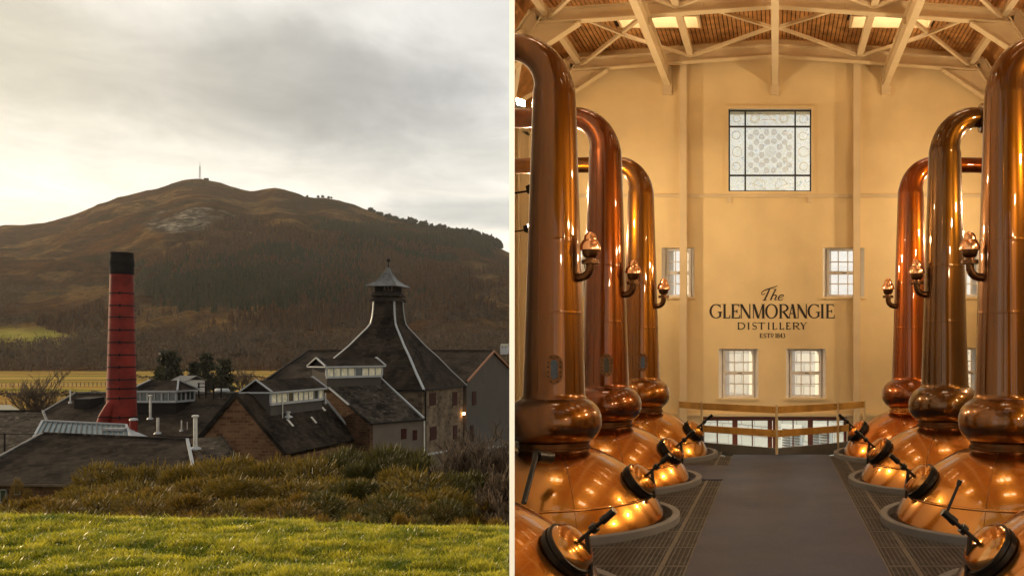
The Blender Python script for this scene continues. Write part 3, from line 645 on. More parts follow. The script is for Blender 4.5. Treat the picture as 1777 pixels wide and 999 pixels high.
    if sight:
        az = math.atan2(-1, .24*s); nrm = Vector((math.cos(az), math.sin(az), .03)).normalized(); zc = 1.87; c = Vector((cx, cy, zc))+Vector((math.cos(az), math.sin(az), 0))*(r(zc)-.004)
        tx = Vector((0, 0, 1)).cross(nrm).normalized(); ty = nrm.cross(tx)
        def stad(hw, hh, d0, d1, name, mt, par, n=10):
            v = MB(); ring = []
            for q in range(2*n):
                aa = PI*q/(n-1) if q < n else PI+PI*(q-n)/(n-1); oy = (hh-hw) if q < n else -(hh-hw)
                ring.append((hw*math.cos(aa), oy+hw*math.sin(aa)))
            lo = [c+tx*x+ty*y2+nrm*d0 for x, y2 in ring]; hi = [c+tx*x+ty*y2+nrm*d1 for x, y2 in ring]
            v.poly(hi)
            for i in range(len(ring)): j = (i+1) % len(ring); v.poly((lo[i], lo[j], hi[j], hi[i]))
            return v.build(name, mt, par)
        pl = stad(.098, .175, -.03, .035, 'sight_glass', M['bronze'], root)
        stad(.04, .115, .03, .038, 'glass', M['sight'], pl)
        v = MB()
        for x, y2 in ((.07, .085), (.07, 0.03), (.07, -.03), (.07, -.085), (-.07, .085), (-.07, .03), (-.07, -.03), (-.07, -.085), (.035, .145), (-.035, .145), (.035, -.145), (-.035, -.145)):
            q = c+tx*x+ty*y2+nrm*.034; v.tube([q, q+nrm*.014], .011, 6)
        v.build('bolt', M['iron'], pl)
    if man:
        ph = R(manphi); az = Vector((s*math.cos(ph), -math.sin(ph), 0)); rm, zm = 1.06, .50
        nrm = (az*.76+Vector((0, 0, .65))).normalized(); c = Vector((cx, cy, zm))+az*rm
        Q = Matrix.Translation(c) @ nrm.to_track_quat('Z', 'Y').to_matrix().to_4x4() @ Matrix.Scale(.9, 4)
        v = MB(); v.lathe([(.25, -.16), (.25, -.01), (.268, -.005), (.268, .035), (.252, .04), (.252, .05), (.262, .052), (.262, .085), (.248, .09), (.236, .088)], 40, Q); mw = v.build('manway', M['black'], root, smooth=True, clip=clip, auto=30)
        v = MB(); v.lathe([(.243, .08), (.236, .105), (.21, .145), (.165, .175), (.09, .195), (.04, .20), (.001, .201)], 40, Q); v.build('lid', pm, mw, smooth=True, clip=clip)
        X_ = Q.to_3x3() @ Vector((1, 0, 0)); Y_ = Q.to_3x3() @ Vector((0, 1, 0))
        dn = (Vector((0, 0, -1))-nrm*(-nrm.z)).normalized()
        a0 = c+dn*.27+nrm*.05
        v = MB(); v.bar(a0, c+nrm*.24, .035, .03, nrm)
        v.tube([c+nrm*.18, c+nrm*.45], .018, 10); v.tube([c+nrm*.40, c+nrm*.45], .034, 10); v.tube([c+nrm*.29, c+nrm*.34], .04, 8)
        v.build('clamp_screw', M['black'], mw, smooth=True, clip=clip, auto=30)
        v = MB(); v.tube([c+nrm*.42, c+nrm*.53], .030, 14); v.build('handle', M['black'], mw, smooth=True, clip=clip, auto=30)
        v = MB(); v.tube([c+nrm*.53, c+nrm*.536], .029, 14); v.build('end_cap', M['chrome'] if s > 0 else M['black'], mw)
        if lever:
            v = MB(); q = c+nrm*.50; v.tube([q, q+Vector((.10, 0, .24))], .012, 8); v.tube([q+Vector((.095, 0, .225)), q+Vector((.11, 0, .265))], .02, 8); v.build('lever', M['black'], mw, smooth=True, auto=30)
    kerb(cx, cy); return root
still('L0', -AX, SY[0], 'nearest still beside the white partition, only its golden dome and manway in view', manphi=8)
l1 = still('L1', -AX, SY[1], 'olive copper still with an oblong sight glass, largest beside the white partition', sight=True)
still('L2', -AX, SY[2], 'reddish copper still with sight glass, second tall neck from the white partition', sight=True)
still('L3', -AX+.03, SY[3], 'honey copper still with sight glass, farthest on the same row as the white partition', sight=True)
still('R0', AX+.04, SY[0], 'nearest still across the walkway, its amber dome and black manway cut by the frame edge', manphi=10, lever=True)
still('R1', AX+.12, SY[1], 'tallest tan copper still across the walkway, its bend over the frame edge')
still('R2', AX, SY[2], 'dark brown copper still between the tan one and the orange one')
still('R3', AX, SY[3], 'bright orange copper still nearest the back wall and the guard rail')
m = MB(); q0, q1 = P(931, 788, 9.75), P(909, 872, 9.3); m.tube([q0, q1], .03, 10); m.tube([q0-Vector((0, 0, .02)), q0+Vector((.10, .2, -.06))], .07, 10); m.build('support_rod', M['black'], l1, smooth=True, auto=40)
# ------------------------------------------------------------------ roof
roofS = MB()
def roof_z(x):
    ax_ = abs(x); return 9.78-.07*ax_ if ax_ < 5.05 else 9.43-(ax_-5.05)*1.32
SKY = [(sg*1.7, sg*3.55, y, y+.75) for y in (19.9, 16.8, 13.7, 10.6, 7.5) for sg in (1, -1)]
SKY = [s for s in SKY if s[2] > 7]+[(sg*.35, sg*4.85, y, y+2.75) for y in (3.35, .25, -2.85) for sg in (1, -1)]  # near rows: unseen glazed roof, added to let daylight onto floor and partition
SKY = [(min(a, b), max(a, b), c, d) for a, b, c, d in SKY]
def ceiling():
    xs = sorted({-6.7, -5.05, 0, 5.05, 6.7, -3.55, -1.7, 1.7, 3.55, -.35, .35, -4.85, 4.85}); ys = sorted({-5.4, YB+.5, *[v for s in SKY for v in s[2:]]}); mb = MB()
    for a, b in zip(xs, xs[1:]):
        for c, d in zip(ys, ys[1:]):
            if any(s[0] <= a and b <= s[1] and s[2] <= c and d <= s[3] for s in SKY): continue
            for o in (.03, .2):
                mb.quad((a, c, roof_z(a)+o), (b, c, roof_z(b)+o), (b, d, roof_z(b)+o), (a, d, roof_z(a)+o))
    return mb.build('roof', M['roofdark'], clip=True, kind='structure')
roof = ceiling()
mb = MB(); pit = .098
def board(x, y0_, y1_, dz=0):
    w = pit*.80; a, b = x-w/2, x+w/2; za_, zb_ = roof_z(a), roof_z(b)
    mb.hull8([(a, y0_, za_-.0), (b, y0_, zb_-.0), (b, y1_, zb_-.0), (a, y1_, za_-.0), (a, y0_, za_+.026), (b, y0_, zb_+.026), (b, y1_, zb_+.026), (a, y1_, za_+.026)])
x = -6.55
while x < 6.55:
    segs = [(-5.3, YB-.02)]
    for s in SKY:
        if s[0]-.05 < x < s[1]+.05: segs = [t for a, b in segs for t in ((a, min(b, s[2]-.01)), (max(a, s[3]+.01), b)) if t[1]-t[0] > .05]
    for a, b in segs: board(x, a, b)
    x += pit if abs(x) < 5.0 else pit*.62
mb.build('ceiling_board', M['board'], roof, clip=True, kind='stuff')
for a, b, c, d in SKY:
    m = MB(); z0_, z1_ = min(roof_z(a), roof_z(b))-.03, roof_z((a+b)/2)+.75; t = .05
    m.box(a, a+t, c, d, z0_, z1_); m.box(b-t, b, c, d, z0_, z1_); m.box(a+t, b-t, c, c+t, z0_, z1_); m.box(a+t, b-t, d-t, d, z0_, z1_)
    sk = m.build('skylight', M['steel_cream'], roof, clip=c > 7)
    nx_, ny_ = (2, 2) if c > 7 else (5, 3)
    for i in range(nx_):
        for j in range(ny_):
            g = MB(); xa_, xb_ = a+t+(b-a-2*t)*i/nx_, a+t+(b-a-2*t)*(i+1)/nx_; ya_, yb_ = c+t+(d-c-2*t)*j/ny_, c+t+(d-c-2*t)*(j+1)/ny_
            g.box(xa_+.03, xb_-.03, ya_+.03, yb_-.03, z1_-.04, z1_-.03); g.build('pane', M['skyglow' if c > 7 else 'glass'], sk, clip=c > 7)
    if c < 7: continue
    m = MB(); xm, ym = (a+b)/2, (c+d)/2; m.box(xm-.03, xm+.03, c+t, d-t, z1_-.06, z1_-.0); m.box(a+t, xm-.03, ym-.03, ym+.03, z1_-.06, z1_-.002); m.box(xm+.03, b-t, ym-.03, ym+.03, z1_-.06, z1_-.002); m.build('glazing_bar', M['steel_cream'], sk, clip=True)
for yf in (21.75, 18.65, 15.6, 12.5, 9.4, 6.3, 3.2, .1, -3.0):
    m = MB(); up = Vector((0, 1, 0))
    for sg in (1, -1):
        A, B_ = Vector((0, yf, 9.36)), Vector((sg*4.95, yf, 9.00))
        m.ibeam(A, B_, .20, .29, .03, .025); m.ibeam(B_+Vector((sg*.0, 0, .06)), Vector((sg*6.05, yf, 7.35)), .22, .30, .03, .025)
        m.ibeam(Vector((sg*6.05, yf, 7.4)), Vector((sg*6.05, yf, -2.6)), .22, .28, .03, .025, up=(1, 0, 0))
        # haunch
        h0 = [Vector((sg*4.05, yf, 8.89)), Vector((sg*4.95, yf, 8.84)), Vector((sg*5.55, yf, 7.95)), Vector((sg*5.05, yf, 8.32))]
        m.slab([p+Vector((0, -.012, 0)) for p in h0], .024, down=1); m.bar(h0[0], Vector((sg*5.5, yf, 7.93)), .22, .03)
        m.bar(Vector((sg*4.1, yf, 8.9)), Vector((sg*4.1, yf, 9.2)), .20, .02)
        m.bar(Vector((sg*4.95, yf, 8.5)), Vector((sg*4.95, yf, 9.2)), .20, .02)
    m.build('rafter_frame', M['steel_cream'], roof, clip=True)
for x, zb_ in ((-2.65, 8.83), (0, 8.83), (2.73, 8.83)):
    m = MB(); m.ibeam((x, -4.9, zb_), (x, YB-.03, zb_), .15, .42, .035, .03); rb = m.build('runway_beam', M['steel_cream'], roof, clip=True)
    m = MB(); m.box(x-.11, x+.11, YB-.11, YB-.004, 8.4, 9.1); m.build('end_bracket', M['steel_cream'], rb, clip=True)
    for yf in (18.65, 15.6, 12.5, 9.4, 6.3, 3.2): 
        m = MB(); m.bar((x+.06, yf, 8.86), (x+.06, yf, 9.0), .06, .06); m.bar((x-.06, yf, 8.86), (x-.06, yf, 9.0), .06, .06); m.build('hanger', M['steel_cream'], rb, clip=True)
ys_ = (21.75, 18.65, 15.6, 12.5, 9.4)
for ya_, yb_ in zip(ys_, ys_[1:]):
    for sg in (1, -1):
        for p, q, w in (((sg*2.05, ya_, 9.27), (sg*2.05, yb_, 9.27), .15), ((0, ya_, 9.4), (0, yb_, 9.4), .12), ((sg*4.75, ya_, 9.08), (sg*4.75, yb_, 9.08), .14)):
            if p[0] == 0 and sg < 0: continue
            m = MB(); m.bar(p, q, w, .13); m.build('purlin', M['steel_cream'], roof, clip=True)
        ym = (ya_+yb_)/2
        for p, q in (((sg*2.05, ya_, 9.22), (sg*.08, ym, 9.36)), ((sg*.08, ym, 9.36), (sg*1.5, yb_, 9.25)), ((sg*2.05, ya_, 9.22), (sg*3.2, ym, 9.12)), ((sg*3.2, ym, 9.12), (sg*4.1, yb_, 9.04)), ((sg*4.7, ya_, 9.0), (sg*2.6, yb_+.1, 9.2))):
            m = MB(); m.bar(p, q, .07, .07); m.build('brace', M['steel_cream'], roof, clip=True)
    for sg in (-1, 1):
        for p, q in (((sg*5.2, ya_, 8.75), (sg*5.9, ym, 7.6)), ((sg*5.9, ym, 7.6), (sg*5.2, yb_, 8.75)), ((sg*6.0, ya_, 7.5), (sg*6.0, yb_, 7.5))):
            m = MB(); m.bar(p, q, .09, .09); m.build('brace', M['steel_cream'], roof, clip=True)
# conduit ladder by the partition
# ------------------------------------------------------------------ floodlights
lm = [0]
def lamp(x, y, z, nrm, label, w=.34, h=.16):
    root = thing('floodlight', (x, y, z), label, 'lamp', 'warm floodlights high on the side walls'); nrm = Vector(nrm).normalized()
    a = nrm.cross(Vector((0, 0, 1))).normalized(); b = a.cross(nrm).normalized(); c = Vector((x, y, z))
    m = MB(); p = [c-a*w/2-b*h/2, c+a*w/2-b*h/2, c+a*w/2+b*h/2, c-a*w/2+b*h/2]
    bk = [q*.0+(c+(q-c)*.8)-nrm*.12 for q in p]; m.hull8([*bk, *p]); m.build('housing', M['iron'], root, clip=x < 0)
    m = MB(); f = [q*0+(c+(q-c)*.92)+nrm*.006 for q in p]; m.poly(f); m.build('lens', M['lamp'], root, clip=x < 0)
    m = MB(); m.bar(c-nrm*.10, c-nrm*.10+Vector((-.32 if nrm.x > 0 else .32, 0, -.05)), .03, .03); m.build('bracket', M['iron'], root, clip=x < 0)
sh = 'floodlight on the side wall among the tall copper necks, lens facing the stills'
pos = [(9.3, 5.2), (12.7, 5.0), (16.2, 5.0), (19.9, 4.8)]
for (y, z), wh in zip(pos[2:], ('behind the reddish still', 'behind the honey still')): lamp(-.29263*y+.42, y, z, (1, -.1, .22), 'floodlight on the white partition '+wh)
lamp(*P(903, 178, 13.0), (.9, -.5, .12), 'floodlight showing at the frame edge beside the olive still, against the white partition', .17, .10)
lamp(*P(1776, 172, 13.0), (-.9, -.5, .12), 'floodlight half out of frame behind the tan still across the walkway', .17, .10)
for (y, z), wh in zip(pos+[(5.6, 5.2), (1.5, 5.2)], ('level with the tan still', 'level with the dark brown still', 'level with the orange still', 'nearest the end wall', 'level with the nearest amber still', 'closest to the viewer, out of frame')): lamp(5.75, y, z, (-1, -.1 if y > 10 else .3, .22), 'floodlight on the solid side wall '+wh)
# ================================================================== THE FIELD, THE DISTILLERY AND THE HILL (left half)
ZF = -11.0
def ground_z(x, y):
    u = x/max(y, 6.0)
    base = [(5, .53), (8.45, .52), (9.3, .36), (12, -.9), (16, -2.0), (22, -3.0), (30, -4.3), (42, -7.2), (54, -10.6), (62, -11), (9000, -11)]
    z = base[-1][1]
    for (a, za), (b, zb) in zip(base, base[1:]):
        if y <= b: t = max(0, min(1, (y-a)/(b-a))); z = za+(zb-za)*t; break
    if y < 10: z -= .13*max(0, min(1, (u+.86)/.57))*min(1, y/8)
    if y < 30: z += .035*noise.noise((x*1.1, y*1.1, 0))*min(1, y/6)+.02*noise.noise((x*3, y*3, 5))
    if 30 < y: z += .25*noise.noise((x*.05, y*.05, 2))
    return z
RID = [(-900, 470), (-600, 440), (-300, 415), (-100, 398), (0, 392), (10, 390), (40, 391), (90, 384), (135, 370), (175, 353), (205, 343), (240, 334), (285, 324), (300, 318), (315, 313), (330, 311), (347, 310), (370, 314), (400, 323), (425, 330), (437, 332), (445, 331), (465, 327), (480, 326),
       (500, 330), (520, 338), (532, 342), (560, 343), (590, 348), (605, 352), (625, 359), (645, 367), (665, 374), (690, 381), (712, 388), (740, 393), (770, 394), (795, 401), (820, 409), (850, 421), (865, 430), (884, 438), (930, 465), (1000, 505), (1200, 570), (1500, 590), (2600, 600)]
YF, YR = 620.0, 2100.0
def ridge_py(px):
    for (a, b), (c, d) in zip(RID, RID[1:]):
        if px <= c: return b+(d-b)*max(0, (px-a)/(c-a))
    return RID[-1][1]
def hill_z(u, y):
    zr = PZ(ridge_py(u*F+CX)+1.6*noise.noise((u*95, 0, 3))+.9*noise.noise((u*260, 0, 5)), YR); s = (y-YF)/(YR-YF)
    if s <= 0: return ZF
    if s > 1: return zr-(s-1)*260
    b = s**1.12; x = u*y; amp = 4*s*(1-s)
    z = ZF+(zr-ZF)*b
    z += min(1, s*5)*(1-s)**.3*(10*noise.fractal((x*.013, y*.008, 4.7), 1, 2.0, 5)-20*abs(noise.noise((x*.008+y*.003, y*.004, 2)))-14*abs(noise.noise((x*.016-y*.004, y*.006, 9))))
    z += amp*(24*noise.fractal((x*.0028, y*.0028, 1.3), 1, 2.1, 6)+16*(.5-abs(noise.noise((x*.005+y*.002, y*.0035, 7)))))*min(1, s*4)
    return z
ground_m, N, L, B = node_mat('meadow_and_fields')
pos = N.new('ShaderNodeNewGeometry').outputs['Position']; sp = N.new('ShaderNodeSeparateXYZ'); L.new(pos, sp.inputs[0])
mp = N.new('ShaderNodeMapping'); mp.inputs[3].default_value = (.004, .022, 0); mp.inputs[2].default_value = (0, 0, .12); L.new(pos, mp.inputs[0])
band = bnoise(N, L, mp.outputs[0], 1.0, 2, .4); f1 = bnoise(N, L, pos, .5, 5); f2 = bnoise(N, L, pos, .06, 5)
far = cramp(N, L, band, [(.30, (.11, .12, .020)), (.42, (.28, .15, .040)), (.50, (.40, .25, .080)), (.57, (.13, .14, .020)), (.64, (.18, .095, .028)), (.74, (.34, .20, .055))])
far = mixc(N, L, .3, far, cramp(N, L, f2, [(.35, (.09, .07, .016)), (.7, (.27, .17, .045))]))
near = cramp(N, L, f1, [(.3, (.035, .05, .008)), (.7, (.10, .11, .018))])
mr = N.new('ShaderNodeMapRange'); L.new(sp.outputs[1], mr.inputs[0]); mr.inputs[1].default_value = 90; mr.inputs[2].default_value = 150
L.new(mixc(N, L, mr.outputs[0], near, far), B.inputs['Base Color']); B.inputs['Roughness'].default_value = 1; B.inputs['Specular IOR Level'].default_value = 0
bump(N, L, B, bnoise(N, L, pos, 3, 6), .6, .15)
def grid(us, ys, fz, fx=lambda u, y: u*y):
    v = [(fx(u, y), y, fz(fx(u, y), y)) for y in ys for u in us]; n = len(us)
    return v, [(j*n+i, j*n+i+1, (j+1)*n+i+1, (j+1)*n+i) for j in range(len(ys)-1) for i in range(n-1)]
mb = MB()
ys = [6.22*1.045**i for i in range(36)]; ys = [y for y in ys if y < 30]+[30*1.06**i for i in range(60) if 30*1.06**i < 700]
for us, yy, fz in (([-1.9+1.597*i/70 for i in range(71)], ys, ground_z), ([-.2926+1.5*i/20 for i in range(21)], [24+1.0*1.16**i for i in range(45)], lambda x, y: max(-11, -3.5-(y-24)*.12))):
    v, f = grid(us, yy, fz); b = len(mb.v); mb.v += v; mb.f += [tuple(i+b for i in q) for q in f]; mb.m += [0]*len(f)
v, f = grid([-60+53.3*i/20 for i in range(21)], [-30+36.2*i/14 for i in range(15)], lambda x, y: .5, lambda u, y: u); b = len(mb.v); mb.v += v; mb.f += [tuple(i+b for i in q) for q in f]; mb.m += [0]*len(f)
v, f = grid([-400+800*i/10 for i in range(11)], [-600, -300, -100, -30.1], lambda x, y: .48-(abs(y)-30)*.02, lambda u, y: u); b = len(mb.v); mb.v += v; mb.f += [tuple(i+b for i in q) for q in f]; mb.m += [0]*len(f)
mb.build('ground', ground_m, smooth=True, kind='structure')
# hill ------------------------------------------------------------
def hill_mat():
    m, N, L, B = node_mat('heather_hill'); pos = N.new('ShaderNodeNewGeometry').outputs['Position']
    mp = N.new('ShaderNodeMapping'); mp.inputs[3].default_value = (1, .55, 2.2); L.new(pos, mp.inputs[0]); q = mp.outputs[0]
    a = bnoise(N, L, q, .0042, 7, .6); b = bnoise(N, L, q, .013, 7, .65); c = bnoise(N, L, pos, .07, 6, .65)
    col = cramp(N, L, a, [(.32, (0.0242, 0.0123, 0.0047)), (.46, (0.0532, 0.0224, 0.0066)), (.56, (0.0907, 0.0348, 0.0096)), (.66, (0.0386, 0.0224, 0.0066))])
    col = mixc(N, L, .6, col, cramp(N, L, b, [(.34, (0.0121, 0.0071, 0.0029)), (.5, (0.0507, 0.0215, 0.0066)), (.62, (0.1210, 0.0470, 0.0125)), (.72, (0.2056, 0.0901, 0.0249))]))
    col = mixc(N, L, .45, col, cramp(N, L, c, [(.36, (0.0073, 0.0051, 0.0019)), (.62, (0.1028, 0.0451, 0.0143))]))
    tw = N.new('ShaderNodeMapRange'); L.new(bnoise(N, L, q, .0075, 5, .6), tw.inputs[0]); tw.inputs[1].default_value = .52; tw.inputs[2].default_value = .60; tw.inputs[4].default_value = .8
    col = mixc(N, L, tw.outputs[0], col, cramp(N, L, c, [(.35, (0.0784, 0.0441, 0.0152)), (.65, (0.2240, 0.1225, 0.0427))]))
    gw = N.new('ShaderNodeMapRange'); L.new(bnoise(N, L, q, .011, 6, .65), gw.inputs[0]); gw.inputs[1].default_value = .52; gw.inputs[2].default_value = .60; gw.inputs[4].default_value = .75
    col = mixc(N, L, gw.outputs[0], col, (0.0269, 0.0216, 0.0085))
    at = N.new('ShaderNodeAttribute'); at.attribute_name = 'cover'; sp = N.new('ShaderNodeSeparateColor'); L.new(at.outputs['Color'], sp.inputs[0])
    v = N.new('ShaderNodeTexVoronoi'); v.inputs['Scale'].default_value = .05; v.feature = 'DISTANCE_TO_EDGE'
    mp2 = N.new('ShaderNodeMapping'); mp2.inputs[3].default_value = (1.3, .5, .8); L.new(pos, mp2.inputs[0]); L.new(mp2.outputs[0], v.inputs[0])
    rock = cramp(N, L, bnoise(N, L, pos, .045, 9, .8), [(.40, (.016, .012, .008)), (.50, (.085, .066, .045)), (.60, (.30, .255, .20))])
    rn = N.new('ShaderNodeMath'); rn.operation = 'MULTIPLY_ADD'; L.new(bnoise(N, L, pos, .016, 6, .7), rn.inputs[0]); rn.inputs[1].default_value = 1.6; rn.inputs[2].default_value = -.8
    ra = N.new('ShaderNodeMath'); ra.operation = 'ADD'; L.new(rn.outputs[0], ra.inputs[0]); L.new(sp.outputs[0], ra.inputs[1])
    rm = N.new('ShaderNodeMapRange'); L.new(ra.outputs[0], rm.inputs[0]); rm.inputs[1].default_value = .45; rm.inputs[2].default_value = .8
    col = mixc(N, L, rm.outputs[0], col, rock)
    fld = cramp(N, L, bnoise(N, L, q, .02, 4), [(.35, (0.2550, 0.2465, 0.0420)), (.65, (0.4500, 0.3190, 0.0840))])
    col = mixc(N, L, sp.outputs[1], col, fld)
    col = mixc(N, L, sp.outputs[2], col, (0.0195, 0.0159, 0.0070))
    L.new(col, B.inputs['Base Color']); B.inputs['Roughness'].default_value = 1; B.inputs['Specular IOR Level'].default_value = 0
    bump(N, L, B, c, 1.0, 22); return m
us = [-1.5+.002+(2.3*i/420) for i in range(421)]; yy = [YF+(YR-YF)*(j/130)**1.15 for j in range(131)]+[YR+60, YR+200, YR+600]
v = [(u*y, y, hill_z(u, y)) for y in yy for u in us]; n = len(us)
f = [(j*n+i, j*n+i+1, (j+1)*n+i+1, (j+1)*n+i) for j in range(len(yy)-1) for i in range(n-1)]
me = bpy.data.meshes.new('hill'); me.from_pydata(v, [], f); me.polygons.foreach_set('use_smooth', [True]*len(f)); me.materials.append(hill_mat())
ca = me.color_attributes.new('cover', 'FLOAT_COLOR', 'POINT'); cols = np.zeros((len(v), 4), dtype=np.float32); cols[:, 3] = 1
va = np.array(v); pxs = va[:, 0]/va[:, 1]*F+CX; pys = CY-(va[:, 2]-H)/va[:, 1]*F
blob = lambda px, py, sx, sy: np.exp(-(((pxs-px)/sx)**2+((pys-py)/sy)**2))
cols[:, 0] = np.clip(1.05*blob(338, 380, 40, 25)+.85*blob(285, 394, 46, 14)+.42*blob(250, 368, 50, 20)+.42*blob(395, 378, 28, 16), 0, 1)
cols[:, 1] = np.clip(1.6*blob(40, 580, 75, 9)+1.0*blob(110, 592, 60, 7)+.8*blob(0, 600, 60, 6)+.9*blob(880, 626, 40, 6), 0, 1)
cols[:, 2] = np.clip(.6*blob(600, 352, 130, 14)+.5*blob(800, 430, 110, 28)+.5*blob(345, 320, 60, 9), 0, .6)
ca.data.foreach_set('color', cols.ravel())
hill = bpy.data.objects.new('hill', me); C.objects.link(hill); hill['kind'] = 'structure'
# ---------------------------------------------------- vegetation
def leaf_mat(name, c1, c2, trans=.35, rough=.6, grad=None):
    m, N, L, B = node_mat(name); N.remove(B); o = N['Material Output']
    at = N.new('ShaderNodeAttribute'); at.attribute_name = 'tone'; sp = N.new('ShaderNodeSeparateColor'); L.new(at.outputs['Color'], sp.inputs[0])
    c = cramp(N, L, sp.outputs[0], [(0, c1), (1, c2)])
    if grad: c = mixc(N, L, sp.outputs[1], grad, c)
    d = N.new('ShaderNodeBsdfPrincipled'); d.inputs['Roughness'].default_value = rough; L.new(c, d.inputs['Base Color']); d.inputs['Specular IOR Level'].default_value = .3
    t = N.new('ShaderNodeBsdfTranslucent'); L.new(c, t.inputs[0])
    mx = N.new('ShaderNodeMixShader'); mx.inputs[0].default_value = trans; L.new(d.outputs[0], mx.inputs[1]); L.new(t.outputs[0], mx.inputs[2]); L.new(mx.outputs[0], o.inputs[0]); return m
def mesh_np(name, verts, faces, mats, tone=None, smooth=False):
    me = bpy.data.meshes.new(name); nv, nf = len(verts), len(faces); k = faces.shape[1]
    me.vertices.add(nv); me.vertices.foreach_set('co', verts.astype(np.float32).ravel()); me.loops.add(nf*k); me.loops.foreach_set('vertex_index', faces.astype(np.int32).ravel())
    me.polygons.add(nf); me.polygons.foreach_set('loop_start', np.arange(0, nf*k, k, dtype=np.int32))
    for m in mats: me.materials.append(m)
    me.update(calc_edges=True)
    if tone is not None:
        a = me.color_attributes.new('tone', 'FLOAT_COLOR', 'POINT'); t = np.ones((nv, 4), dtype=np.float32); t[:, :tone.shape[1]] = tone; a.data.foreach_set('color', t.ravel())
    return me
def blades(base, height, width, lean, bend, rng, tone):
    """curved tapering blades: two quads and a tip triangle each (as quads with a doubled tip)"""
    n = len(base); az = rng.uniform(0, 2*PI, n); fa = rng.uniform(0, 2*PI, n)
    ld = np.stack([np.cos(az), np.sin(az), np.zeros(n)], 1)*lean[:, None]; side = np.stack([np.cos(fa), np.sin(fa), np.zeros(n)], 1)*(width/2)[:, None]
    V = np.zeros((n, 6, 3)); up = np.array([0, 0, 1.0])
    for k, (t, wv) in enumerate(((0, 1.0), (.55, .75), (1, .12))):
        c = base+up*(height*(t-bend*t*t*.35))[:, None]+ld*(height*(t*.5+t*t*.5*(1+bend)))[:, None]
        V[:, 2*k] = c-side*wv; V[:, 2*k+1] = c+side*wv
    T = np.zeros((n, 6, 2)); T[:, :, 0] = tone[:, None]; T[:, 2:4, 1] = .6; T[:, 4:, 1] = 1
    i = np.arange(n)[:, None]*6
    Fq = np.concatenate([i+np.array([[0, 1, 3, 2]]), i+np.array([[2, 3, 5, 4]])], 0)
    return V.reshape(-1, 3), Fq, T.reshape(-1, 2)
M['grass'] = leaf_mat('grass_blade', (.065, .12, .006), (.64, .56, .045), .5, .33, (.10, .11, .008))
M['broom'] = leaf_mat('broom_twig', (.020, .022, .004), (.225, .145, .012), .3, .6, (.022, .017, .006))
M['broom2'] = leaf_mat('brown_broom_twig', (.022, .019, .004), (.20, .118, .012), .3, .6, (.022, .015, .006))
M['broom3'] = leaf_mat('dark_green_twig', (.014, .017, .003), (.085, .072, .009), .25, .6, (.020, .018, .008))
M['needle'] = leaf_mat('conifer_needle', (.010, .014, .005), (.040, .034, .010), .15, .7)
M['bark'] = mat('bark', (.07, .045, .028), .9, var=.3, scale=8)
M['twig'] = mat('bare_twig', (.065, .040, .022), .9, var=.3, scale=2)
M['spruce_far'] = leaf_mat('far_spruce', (.024, .026, .008), (.052, .052, .015), .1, .9)
M['larch_far'] = leaf_mat('far_larch', (.065, .029, .011), (.155, .072, .024), .1, .9)
M['wood_far'] = leaf_mat('far_bare_wood', (.034, .020, .010), (.085, .047, .020), .1, .9)
rng = np.random.default_rng(11)
# grass on the near bank
def grass():
    n = 150000; y = 6.23+rng.random(n)**1.0*2.9; u = -1.0+rng.random(n)*.7052; x = u*y
    keep = x < -.2926*y-.03; x, y = x[keep], y[keep]; n = len(x)
    cl = np.array([noise.noise((a*1.6, b*2.2, 3)) for a, b in zip(x, y)]); cs = np.array([noise.noise((a*5, b*6, 8)) for a, b in zip(x, y)])
    z = np.array([ground_z(a, b) for a, b in zip(x, y)])
    keep = rng.random(n) < np.clip(.75+.6*cl+.3*cs, .25, 1); x, y, z, cl, cs = x[keep], y[keep], z[keep], cl[keep], cs[keep]; n = len(x)
    h = (.026+.030*rng.random(n)+.045*np.clip(cl+.2, 0, 1)+.035*cs)*np.where(rng.random(n) < .02, 1.8, 1); h = np.clip(h*.85, .013, .12)
    big = np.array([noise.noise((a*2.6, b*3.4, 21)) for a, b in zip(x, y)]); tone = np.clip(.42+.22*rng.standard_normal(n)+.6*cs+.75*big-.2*cl+np.where(rng.random(n) < .10, .5, 0), 0, 1)
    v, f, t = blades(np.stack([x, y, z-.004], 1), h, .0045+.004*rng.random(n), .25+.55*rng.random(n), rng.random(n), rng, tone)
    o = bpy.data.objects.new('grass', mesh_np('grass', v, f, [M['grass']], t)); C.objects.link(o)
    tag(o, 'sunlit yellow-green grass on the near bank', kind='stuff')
grass()
def stalks():
    r = np.random.default_rng(5); n = 420; u = -1.0+r.random(n)*.70; y = 6.6+2.3*r.random(n)**.6; x = u*y; k = x < -.2926*y-.05; x, y = x[k], y[k]; n = len(x)
    z = np.array([ground_z(a, b) for a, b in zip(x, y)]); v, f, t = blades(np.stack([x, y, z], 1), .06+.11*r.random(n)**2, .003+.002*r.random(n), .1+.5*r.random(n), r.random(n), r, np.full(n, 1.0))
    o = bpy.data.objects.new('dead_stems', mesh_np('dead_stems', v, f, [M['broom2']], t)); C.objects.link(o); tag(o, 'dry dead stems sticking out of the near grass', kind='stuff')
stalks()
